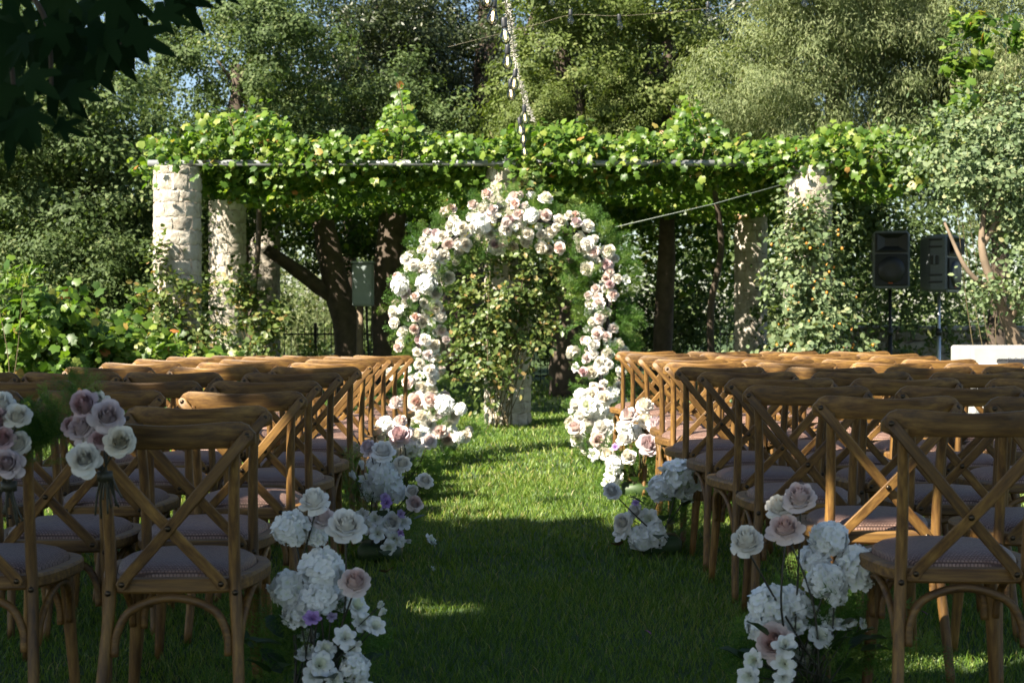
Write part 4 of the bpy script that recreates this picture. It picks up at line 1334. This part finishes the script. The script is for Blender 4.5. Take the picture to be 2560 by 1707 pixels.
tree('gnarled oak with forked dark trunk beside the grey electric box', 930, 420, 24, .95, 'B', 3.0,
     [([(xb - .05, 21.2, 0), (xb - .1, 21.2, .9), (xb - .35, 21.3, 1.9), (xb - .6, 21.5, 3.1)], [.24, .20, .19, .15]),
      ([(xb + .55, 21.6, 0), (xb + .45, 21.6, 1.2), (xb + .5, 21.7, 2.4), (xb + .7, 22, 3.6)], [.28, .24, .22, .18]),
      ([(xb - .22, 21.25, 1.35), (xb - .75, 21.2, 1.75), (xb - 1.3, 21.1, 2.15)], [.12, .11, .085])])
xr = (1420 - 1280) / FPX * 20.5
tree('oak with thick dark trunk seen under the right side of the arch', 1480, 330, 24.5, .9, 'A', 2.0,
     [([(xr, 20.5, 0), (xr - .02, 20.5, 1.0), (xr + .1, 20.6, 2.2), (xr + .3, 21, 3.6)], [.27, .22, .20, .16])])
shrub('pale_shrub', 'sunlit pale shrub between the left columns and the oak trunk', 'shrub', P(765, 795, 31).to_tuple()[:2] + (0,),
      [(-4.6, 31, 1.1, 1.1, .8, 1.3, 3), (-3.6, 31.5, 1.8, .9, .8, 1.0, 2), (-5.6, 31, 1.5, .9, .8, 1.0, 1)], 9000, .11, SLIM, 'pale', 5, 71, clump=.3)
shrub('dark_shrub', 'dark ivy-like shrub under the right half of the pergola', 'shrub', (2.0, 23.4, 0),
      [(1.6, 23.4, 1.0, .9, .4, .9, 2), (2.9, 23.5, 1.2, .9, .4, 1.1, 2), (.6, 23.6, .8, .6, .3, .7, 1)], 8000, .09, KITE, 'oak', 6, 72, clump=.25)

# right-hand lentisk tree with bare leaning limbs
LEN = shrub('lentisk_tree', 'lentisk tree with bare leaning limbs at the right edge', 'tree', (4.95, 13.2, 0),
      [(4.35, 13.0, 2.42, .7, .5, .38, 2), (4.8, 13.1, 2.75, .7, .5, .55, 2.2), (4.1, 13.2, 2.75, .6, .45, .4, 1.4), (4.80, 12.8, 1.45, .36, .35, .30, 1), (4.30, 12.9, 1.36, .20, .2, .10, .3), (5.3, 13.2, 2.1, .6, .5, .8, 2), (4.75, 12.9, 1.95, .35, .3, .25, .8)],
      12500, .052, BROAD, 'lentisk', 0, 73, clump=.15)
L0 = Vector((4.95, 13.2, 0))
for pts, r in (([(4.95, 13.2, 0), (4.82, 13.2, .55), (4.6, 13.1, 1.0), (4.42, 13.0, 1.35), (4.28, 12.95, 1.75), (4.30, 12.95, 2.1)], [.20, .14, .065, .045, .035, .02]),
               ([(4.55, 13.1, 1.05), (4.7, 13.05, 1.4), (4.95, 13.1, 1.9)], [.045, .035, .02]), ([(4.3, 12.95, 1.8), (4.42, 12.95, 2.05), (4.45, 13, 2.5)], [.03, .024, .012]),
               ([(4.42, 13.0, 1.35), (4.15, 12.95, 1.55), (3.95, 13.0, 2.0)], [.03, .022, .012])):
    inst('limb', tube_mesh('limb', catmull([Vector(p) - L0 for p in pts], 5), r, M['barkpale'], 10, .06), LEN)
shrub('climbing_vine', 'bright vine strand climbing high at the right edge', 'grapevine', (4.85, 14.2, 0),
      [(4.35, 14.0, 3.3, .16, .14, .95, 2), (4.2, 14.0, 2.75, .4, .25, .22, 1), (4.75, 14.1, 3.9, .35, .2, .35, .8)], 900, .105, GRAPE, 'vine', 4, 74, clump=.1, stemr=.005)
shrub('dark_shrub', 'dark shrub behind the two loudspeakers', 'shrub', (4.6, 18.6, 0),
      [(4.0, 18.6, 1.3, .8, .4, 1.0, 2), (5.3, 18.6, 1.4, .9, .4, 1.1, 2), (4.6, 18.4, 2.4, 1.0, .4, .5, 1.4)], 7000, .09, KITE, 'oak', 6, 75, clump=.22)

# far wood as one mass
def far_wood():
    rng = np.random.default_rng(91)
    n = 70000
    nc = 900
    cx = rng.uniform(-17, 17, nc); cy = rng.uniform(36, 44, nc); cz = rng.random(nc) ** 1.1 * 5.5
    li = rng.integers(0, nc, n)
    C = np.stack([cx, cy, cz], -1)[li] + rng.normal(size=(n, 3)) * np.array([.55, .5, .40])
    keep = C[:, 2] > .05
    C = C[keep]; li = li[keep]
    N = rng.normal(size=C.shape) * .6 + np.array([0, -.5, .5])
    o = inst('far_wood', leaf_cloud('far_wood', C, N, rng.uniform(.14, .26, len(C)), KITE, M['oak'], rng))
    tag(o, 'dense dark wood closing the view behind the trees', 'wood', None, 'stuff')
far_wood()

# ------------------------------------------------------------------ fig tree overhanging the camera (shades the near rows)
def fig_tree():
    rng = np.random.default_rng(101)
    L = Vector((-6.0, .6, 0))
    t = empty('fig_tree', L)
    tag(t, 'dark fig tree whose leaves overhang the top left corner', 'tree')
    trunk_parts(t, L, [([(-6, .6, 0), (-5.9, .7, 1.5), (-5.7, .8, 3.0), (-6, 1, 5.2)], [.26, .22, .18, .1]), ([(-5.75, .8, 2.6), (-4, 1.6, 3.1), (-2.4, 2.4, 2.7), (-1.35, 2.95, 2.15), (-.95, 3.05, 1.92)], [.10, .07, .045, .02, .008]),
                       ([(-5.7, .9, 3.2), (-7.6, 2.0, 4.6), (-9.5, 2.6, 5.6)], [.13, .1, .05]), ([(-5.8, .8, 3.4), (-4.2, 1.5, 4.9), (-2.6, 2.4, 5.6)], [.12, .09, .04]), ([(-5.9, .9, 3.8), (-6.6, 2.6, 5.0), (-7.0, 4.2, 5.8)], [.1, .07, .03])])
    # broad unseen crown, shaped to shade the near rows and cut skylight
    n = 24000
    nc = 360
    cx = rng.uniform(-10.2, 2.6, nc); cy = rng.uniform(-4.6, 2.55, nc); cz = 6.0 + rng.normal(size=nc) * .55
    # parallelogram follows the sun so the shade ends across the middle of the lawn
    li = rng.integers(0, nc, n)
    C = np.stack([cx, cy, cz], -1)[li] + rng.normal(size=(n, 3)) * np.array([.42, .36, .30])
    tt = C[:, 2] / to_sun.z
    gx, gy = C[:, 0] - to_sun.x * tt, C[:, 1] - to_sun.y * tt      # openings cut along the sun rays so sun spots land where set
    keep = np.ones(n, bool)
    for (ax, ay, rx, ry) in ((-.38, 5.62, .42, .24), (-.50, 6.2, .40, .18), (1.52, 4.75, .50, .30), (2.2, 7.3, .5, .22), (1.2, 6.3, .3, .16)):
        keep &= ((gx - ax) / (rx + .05)) ** 2 + ((gy - ay) / (ry + .04)) ** 2 > 1
    C = C[keep]; n = len(C)
    N = rng.normal(size=(n, 3)) * .5 + np.array(to_sun) * .9
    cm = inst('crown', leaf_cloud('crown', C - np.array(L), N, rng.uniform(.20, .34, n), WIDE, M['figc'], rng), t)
    # the big lobed leaves in view
    FIGV, FIGF = [], []
    lob = [(-165, .30), (-135, .52), (-100, .50), (-84, .30), (-58, .74), (-42, .92), (-26, .42), (-12, .80), (0, 1.18), (12, .80), (26, .42), (42, .92), (58, .74), (84, .30), (100, .50), (135, .52), (165, .30)]
    FIGV.append((0, .30, .03))
    for a, r in lob:
        th = math.radians(a)
        FIGV.append((math.sin(th) * r * .60, .32 + math.cos(th) * r * .66, -.10 * r * r + .05 * abs(math.sin(th))))
    FIGF = [(0, i + 1, i) for i in range(1, 17)] + [(0, 1, 17)]
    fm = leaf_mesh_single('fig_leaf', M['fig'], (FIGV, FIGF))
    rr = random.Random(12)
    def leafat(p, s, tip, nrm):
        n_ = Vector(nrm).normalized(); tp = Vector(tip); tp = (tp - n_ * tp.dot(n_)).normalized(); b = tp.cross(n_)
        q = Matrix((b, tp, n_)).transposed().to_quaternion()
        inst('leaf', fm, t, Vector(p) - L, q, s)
    # outline leaves placed along the visible edge of the bough
    edge = [(30, 360, -20, 170), (95, 330, 10, 165), (170, 255, 35, 190), (215, 250, 60, 150), (120, 230, 40, 170), (300, 150, 35, 150), (380, 110, 55, 170), (330, 70, 60, 150), (430, 40, 70, 130), (500, 10, 60, 110), (250, 190, 30, 150), (560, -20, 60, 120), (20, 290, 10, 170), (60, 250, 30, 170), (460, -20, 50, 130), (180, 330, 60, 110), (60, 345, 30, 150)]
    for (px, py, ang, L_) in edge:
        d = 3.05 + rr.uniform(-.15, .15)
        th = math.radians(ang)
        tip = Vector((math.sin(th) + .25, rr.uniform(-.3, .1), -math.cos(th)))
        base = P(px, py, d) - tip.normalized() * (.5 * L_ / FPX * d)
        leafat(base, .85 * L_ / FPX * d, tip, (rr.uniform(-.4, .4), -1, rr.uniform(.1, .7)))
    for _ in range(105):
        px = rr.uniform(-60, 480); py = rr.uniform(-80, 300)
        if py > 255 - px * .60 + rr.uniform(-30, 20): continue
        d = rr.uniform(2.9, 3.6)
        tip = Vector((rr.uniform(-.5, .9), rr.uniform(-.4, .4), -1))
        leafat(P(px, py, d), rr.uniform(.085, .13), tip, (rr.uniform(-.6, .6), -1, rr.uniform(-.1, .8)))
    for (a, b) in (((150, -60), (300, 110)), ((60, -40), (130, 240)), ((300, -60), (470, 20)), ((-40, 60), (40, 300))):
        p0, p1 = P(*a, 3.1), P(*b, 3.05)
        inst('limb', tube_mesh('limb', catmull([p0 - L, p0.lerp(p1, .5) + Vector((.02, 0, .03)) - L, p1 - L], 4), [.008, .004], M['bark'], 6), t)
fig_tree()

# ------------------------------------------------------------------ string lights
def bulb_meshes():
    seg = 14
    def lathe(prof, mat, name):
        mb = MB(); v = []; f = []
        for (r, z) in prof:
            for k in range(seg):
                a = 2 * math.pi * k / seg
                v.append((math.cos(a) * r, math.sin(a) * r, z))
        for i in range(len(prof) - 1):
            for k in range(seg):
                k2 = (k + 1) % seg
                f.append((i * seg + k, i * seg + k2, (i + 1) * seg + k2, (i + 1) * seg + k))
        f.append(tuple(range(seg - 1, -1, -1))); f.append(tuple(range((len(prof) - 1) * seg, len(prof) * seg)))
        mb.add(v, f); return mb.mesh(name, mat)
    g = lathe([(.004, -.150), (.017, -.146), (.027, -.134), (.031, -.118), (.028, -.100), (.020, -.080), (.0145, -.064), (.014, -.056)], M['bulbglass'], 'bulb_glass')
    s = lathe([(.010, 0), (.014, -.004), (.0165, -.012), (.0165, -.050), (.0150, -.060)], M['socket'], 'bulb_socket')
    fl = lathe([(.003, -.075), (.0065, -.080), (.0065, -.120), (.003, -.125)], M['filament'], 'bulb_filament')
    return g, s, fl
BG, BS, BF = bulb_meshes()
def string_lights(label, cable_pts, bulbs, rad=.0035, cm='cable'):
    L = Vector(cable_pts[0])
    t = empty('string_lights', L)
    tag(t, label, 'string lights')
    inst('cable', tube_mesh('cable', catmull([Vector(p) - L for p in cable_pts], 6), rad, M[cm], 6), t)
    for p, lit, sc in bulbs:
        h = inst('bulb_socket', BS, t, Vector(p) - L, (frng.uniform(-.12, .12), frng.uniform(-.12, .12), 0), sc)
        inst('bulb_glass', BG, h)
        if lit: inst('filament', BF, h)
    return t
bl = [(1236, -8, 7.2), (1259, 44, 7.9), (1269, 112, 8.7), (1289, 172, 9.6), (1276, 198, 9.9), (1310, 262, 11.0), (1298, 294, 11.7), (1308, 318, 12.4), (1308, 352, 13.3), (1212, -60, 6.5)]
bp = [P(a, b, d) for a, b, d in bl]
cab = [P(1250, -120, 6.2), P(1262, -12, 7.2), P(1275, 90, 8.7), P(1290, 165, 9.8), P(1308, 255, 11.2), P(1309, 330, 13.0), P(1312, 392, 14.5)]
SL = string_lights('bare-bulb string lights hanging towards the pergola above the aisle', cab, [(p, True, 1.0) for p in bp])
L = Vector(cab[0])
for p in bp:   # short droppers between cable and sockets
    c = min([Vector(q) for q in catmull(cab, 8)], key=lambda q: abs(q.y - p.y))
    inst('dropper', tube_mesh('dropper', [p - L, (p + c) / 2 - L, c - L], .0022, M['cable'], 5), SL)
def fairy_garland():
    pts = [P(1256, -60, 6.9), P(1272, 30, 7.8), P(1283, 110, 8.8), P(1296, 190, 9.9), P(1318, 262, 11.2), P(1334, 305, 12.6)]
    L = Vector(pts[0])
    t = empty('fairy_light_garland', L)
    tag(t, 'bristly white fairy light garland beside the bare bulbs', 'fairy lights')
    mb = MB(); path = [Vector(p) for p in catmull(pts, 26)]
    tube(mb, [p - L for p in path], .002, 6)
    rr = random.Random(9)
    for p in path:
        for _ in range(3):
            dv = Vector((rr.uniform(-1, 1), rr.uniform(-1, 1), rr.uniform(-.8, 1))).normalized() * rr.uniform(.018, .036)
            tube(mb, [p - L, p - L + dv], [.0016, .0014], 4)
    inst('garland_wire', mb.mesh('garland_wire', M['cable']), t)
fairy_garland()
d2 = 13.5
cab2 = [P(1120, 118, d2), P(1340, 62, d2), P(1430, 38, d2), P(1560, 40, d2), P(1760, 22, d2), P(1900, 0, d2), P(2070, -30, d2)]
string_lights('thin string lights strung across the upper right in front of the trees', cab2, [(P(a, b, d2), False, 1.0) for a, b in ((1380, -22), (1426, 24), (1547, 36), (1770, 4), (2010, -18))], .0015, 'wire2')
def rope():
    a, b = P(1538, 568, 12.0), P(1990, 452, 14.6)
    o = inst('guy_rope', tube_mesh('guy_rope', [(0, 0, 0), (b - a) / 2 + Vector((0, 0, -.02)), b - a], .0045, M['wire'], 6), None, a)
    tag(o, 'taut pale rope from the arch to the right column top', 'rope')
rope()

# ------------------------------------------------------------------ loudspeakers
def speaker(label, px, py, d, rz, side, pole_mat, stand_label):
    c = P(px, py, d)
    t = empty('loudspeaker', (c.x, d, c.z - .33), rz)
    tag(t, label, 'loudspeaker', 'loudspeakers on stands at the right')
    # cabinet: tapered towards the back, front at -y
    mb = MB()
    W, H, D = .205, .66, .36
    rings = []
    for (y, w, zz0, zz1, bev) in ((-.17, W * .93, .012, H - .012, .03), (-.15, W, 0, H, .035), (.02, W * .96, .005, H - .005, .03), (.17, W * .55, .03, H - .03, .03), (.18, W * .5, .04, H - .04, .02)):
        q = bev
        rings.append([(-w + q, y, zz0), (w - q, y, zz0), (w, y, zz0 + q), (w, y, zz1 - q), (w - q, y, zz1), (-w + q, y, zz1), (-w, y, zz1 - q), (-w, y, zz0 + q)])
    v = [p for r in rings for p in r]; f = []
    for r in range(len(rings) - 1):
        for k in range(8):
            k2 = (k + 1) % 8
            f.append((r * 8 + k, r * 8 + 8 + k, r * 8 + 8 + k2, r * 8 + k2))
    f.append(tuple(range(8))); f.append(tuple(range(len(rings) * 8 - 1, len(rings) * 8 - 9, -1)))
    mb.add(v, f)
    inst('cabinet', mb.mesh('cabinet', M['greyplastic'], False), t)
    # horn
    mb = MB()
    v = [(-.16, -.176, .43), (.16, -.176, .43), (.16, -.176, .62), (-.16, -.176, .62), (-.06, -.12, .49), (.06, -.12, .49), (.06, -.12, .57), (-.06, -.12, .57)]
    v = [(x, y - .004, z) for x, y, z in v]
    mb.add(v, [(0, 1, 5, 4), (1, 2, 6, 5), (2, 3, 7, 6), (3, 0, 4, 7), (4, 5, 6, 7)])
    inst('horn', mb.mesh('horn', M['blackplastic'], False), t, (0, -.06, 0))
    mb = MB(); box(mb, (0, -.185, .525), (.36, .012, .22), .006)
    inst('horn_frame', mb.mesh('horn_frame', M['blackplastic'], False), t)
    mb = MB(); box(mb, (0, -.186, .215), (.36, .02, .36), .012)
    g = inst('grille', mb.mesh('grille', M['grille'], False), t)
    mb = MB(); seg = 20; vv = []
    for (r, y) in ((.15, 0), (.14, -.018), (.05, -.004), (.0, -.004)):
        for k in range(seg): vv.append((math.cos(2 * math.pi * k / seg) * r, -.197 + y, .215 + math.sin(2 * math.pi * k / seg) * r))
    ff = [(i * seg + k, i * seg + (k + 1) % seg, (i + 1) * seg + (k + 1) % seg, (i + 1) * seg + k) for i in range(3) for k in range(seg)]
    mb.add(vv, ff); inst('woofer', mb.mesh('woofer', M['blackplastic']), t)
    mb = MB(); box(mb, (-.01, -.2, .075), (.05, .012, .03), .004)
    inst('badge', mb.mesh('badge', M['badge'], False), g)
    # side grooves and handle
    for s in (-1, 1):
        for z in (.12, .20, .52, .60):
            mb = MB(); box(mb, (s * W * .985, -.04, z), (.014, .16, .022), .004)
            inst('side_rib', mb.mesh('side_rib', M['blackplastic'], False), t)
        mb = MB(); box(mb, (s * (W * .975), -.03, .37), (.03, .10, .10), .008)
        hd = inst('handle_recess', mb.mesh('handle_recess', M['blackplastic'], False), t)
        mb = MB(); box(mb, (s * (W * .99), -.03, .37), (.03, .03, .11), .008)
        inst('handle', mb.mesh('handle', M['greyplastic'], False), hd)
    # stand
    b = empty('speaker_stand', (c.x, d, 0))
    tag(b, stand_label, 'speaker stand', 'loudspeaker stands')
    inst('pole', tube_mesh('pole', [(0, 0, .35), (0, 0, .8), (0, 0, c.z - .335)], .019, M[pole_mat], 10), b)
    inst('lower_tube', tube_mesh('lower_tube', [(0, 0, .12), (0, 0, .5), (0, 0, .95)], .025, M[pole_mat], 10), b)
    inst('collar', tube_mesh('collar', [(0, 0, .92), (0, 0, 1.0)], .034, M['blackplastic'], 10), b)
    for k in range(3):
        a = k * 2.094 + .4
        inst('leg', tube_mesh('leg', [(0, 0, .62), (math.cos(a) * .28, math.sin(a) * .28, .3), (math.cos(a) * .55, math.sin(a) * .55, .015)], .014, M[pole_mat], 8), b)
        inst('brace', tube_mesh('brace', [(0, 0, .22), (math.cos(a) * .33, math.sin(a) * .33, .25)], .009, M[pole_mat], 6), b)
    return t
speaker('black loudspeaker facing the lawn, left one of the pair', 2225, 651, 16.3, math.radians(-10), 1, 'blackmetal', 'black stand under the left loudspeaker')
speaker('dark grey loudspeaker turned sideways beside the lentisk', 2347, 660, 16.3, math.radians(52), -1, 'metal', 'pale steel stand under the sideways loudspeaker')

# ------------------------------------------------------------------ low stone wall, concrete block, table
def low_wall():
    t = empty('low_stone_wall', (5.7, 19.6, 0))
    tag(t, 'low rubble stone wall in shade behind the loudspeakers', 'wall')
    mb = MB(); box(mb, (0, .02, .46), (4.2, .30, .92))
    inst('mortar_core', mb.mesh('mortar_core', M['mortar'], False), t)
    rr = random.Random(8)
    var = []
    for s in range(5):
        m = MB(); r2 = random.Random(s)
        box(m, (0, 0, 0), (1, 1, 1), .16)
        m.v = [(x + r2.uniform(-.06, .06), y + r2.uniform(-.1, .1), z + r2.uniform(-.07, .07)) for x, y, z in m.v]
        var.append(m.mesh('stone', M['stone'], True))
    z = .02
    while z < .88:
        h = rr.uniform(.12, .19); x = -2.1
        while x < 2.05:
            w = rr.uniform(.16, .36)
            inst('stone', rr.choice(var), t, (x + w / 2, -.12, z + h / 2), None, (w * .93, .12, h * .92))
            x += w
        z += h
    x = -2.12
    while x < 2.1:
        w = rr.uniform(.3, .5)
        inst('cap_stone', rr.choice(var), t, (x + w / 2, .0, .97), None, (w * .97, .40, .09)); x += w
low_wall()
def concrete_block():
    mb = MB(); box(mb, (0, 0, .44), (1.9, .6, .88), .015)
    o = inst('concrete_plinth', mb.mesh('concrete_plinth', M['concrete'], False), None, (4.85, 12.35, 0))
    tag(o, 'pale concrete plinth at the right edge behind the chairs', 'plinth')
concrete_block()
def dj_table():
    t = empty('side_table', (4.25, 11.0, 0))
    tag(t, 'white folding table at the right edge in front of the plinth', 'table')
    mb = MB(); box(mb, (0, 0, .745), (1.3, .55, .035), .01); inst('tabletop', mb.mesh('tabletop', M['whitecloth'], False), t)
    for sx in (-.58, .58):
        for sy in (-.2, .2):
            inst('leg', tube_mesh('leg', [(sx, sy, 0), (sx, sy, .73)], .014, M['metal'], 8), t)
    m = empty('audio_mixer', (3.92, 10.95, .764)); tag(m, 'flat black audio mixer lying on the white table', 'mixer')
    mb = MB(); box(mb, (0, 0, .02), (.30, .24, .04), .008); inst('body', mb.mesh('body', M['blackplastic'], False), m)
    for k in range(5):
        mb = MB(); box(mb, (-.1 + k * .05, -.03, .046), (.014, .026, .012), .003); inst('fader', mb.mesh('fader', M['metal'], False), m)
    j = empty('glass_jar', (4.10, 10.85, .7635)); tag(j, 'clear glass jar on the white table at the right edge', 'jar')
    mb = MB(); prof = [(.055, 0), (.062, .01), (.062, .10), (.045, .125), (.04, .14)]
    seg = 16; v = [(math.cos(2 * math.pi * k / seg) * r, math.sin(2 * math.pi * k / seg) * r, z) for r, z in prof for k in range(seg)]
    f = [(i * seg + k, i * seg + (k + 1) % seg, (i + 1) * seg + (k + 1) % seg, (i + 1) * seg + k) for i in range(4) for k in range(seg)] + [tuple(range(seg - 1, -1, -1))]
    mb.add(v, f); inst('vessel', mb.mesh('vessel', M['acrylic']), j)
    mb = MB(); tube(mb, [(0, 0, .138), (0, 0, .155)], .044, 16); inst('lid', mb.mesh('lid', M['metal']), j)
dj_table()

# ------------------------------------------------------------------ electric box on its post, iron fence
def elbox():
    c = P(908, 712, 20.6)
    t = empty('electric_box', (c.x, 20.6, 0))
    tag(t, 'grey-green electric box on a pale post in front of the oak trunk', 'electric box')
    mb = MB(); box(mb, (0, 0, c.z), (.30, .2, .62), .02); b = inst('cabinet', mb.mesh('cabinet', M['elbox'], False), t)
    mb = MB(); box(mb, (0, -.106, c.z - .01), (.25, .012, .54), .005); dr = inst('door', mb.mesh('door', M['elbox'], False), b)
    mb = MB(); box(mb, (0, -.01, c.z + .325), (.34, .25, .03), .008); inst('rain_hood', mb.mesh('rain_hood', M['elbox'], False), b)
    inst('post', tube_mesh('post', [(-.06, .04, 0), (-.05, .04, .7), (-.05, .04, c.z - .3)], .05, M['barkpale'], 8, .05), t)
    inst('conduit', tube_mesh('conduit', catmull([(.05, 0, c.z - .31), (.06, -.02, .9), (.10, 0, .4), (.12, 0, 0)], 4), .018, M['blackmetal'], 6), t)
elbox()
def iron_fence():
    y = 24.6
    pk = MB()
    tube(pk, [(0, 0, 0), (0, 0, .92)], .008, 5); tube(pk, [(0, 0, .92), (0, 0, 1.0)], [.016, .001], 5)
    pm = pk.mesh('picket', M['blackmetal'])
    pb = MB(); box(pb, (0, 0, .52), (.055, .055, 1.04), .006); post = pb.mesh('post', M['blackmetal'], False)
    for x0, n, lab in ((-4.9, 26, 'black iron picket fence behind the left side of the arch'), (.1, 34, 'black iron picket fence behind the right side of the arch')):
        t = empty('iron_fence', (x0, y, 0)); tag(t, lab, 'fence', 'iron fences behind the pergola')
        Lx = n * .115
        for z in (.12, .84):
            mb = MB(); box(mb, (Lx / 2, 0, z), (Lx, .022, .030)); inst('rail', mb.mesh('rail', M['blackmetal'], False), t)
        for k in range(n): inst('picket', pm, t, (k * .115 + .05, -.018, 0))
        for k in range(3): inst('post', post, t, (k * Lx / 2, .03, 0))
iron_fence()

# ------------------------------------------------------------------ things fallen on the lawn
def fallen():
    for px, py, s, lab in ((1076, 1356, .075, 'white flower head fallen on the grass left of the aisle centre'), (1083, 1418, .03, 'tiny white petals on shaded grass')):
        d = FPX * CAM_H / (py + 8 - HORIZON)
        p = P(px, py, d); p.z = gz(p.x, d) + s * .4
        t = inst('fallen_flower', FL['L'][0], None, p, (.9, .3, 1.0), s)
        tag(t, lab, 'fallen flower')
    fl = leaf_mesh_single('dry_leaf', plain('dry_leaf', (.16, .08, .03), .8), OVAL)
    for px, py, s, lab in ((965, 1447, .09, 'dry brown leaf on the lit patch left of the aisle'), (1548, 1382, .09, 'dry brown leaf on the shaded grass by the right hydrangeas'), (905, 1475, .05, 'small dry leaf beside the nearest left arrangement')):
        d = FPX * CAM_H / (py - HORIZON)
        p = P(px, py, d); p.z = gz(p.x, d) + .035
        tag(inst('dry_leaf', fl, None, p, (.4, .2, px * .01), s), lab, 'leaf')
    pl = leaf_mesh_single('petal', plain('magenta_petal', (.28, .04, .20), .6), OVAL)
    for px, py, lab in ((1628, 1606, 'magenta petal on the dark grass at lower right'), (2320, 1556, 'magenta petal under the nearest right chair')):
        d = FPX * CAM_H / (py - HORIZON)
        p = P(px, py, d); p.z = gz(p.x, d) + .03
        tag(inst('petal', pl, None, p, (.5, .3, 1), .03), lab, 'petal')
fallen()
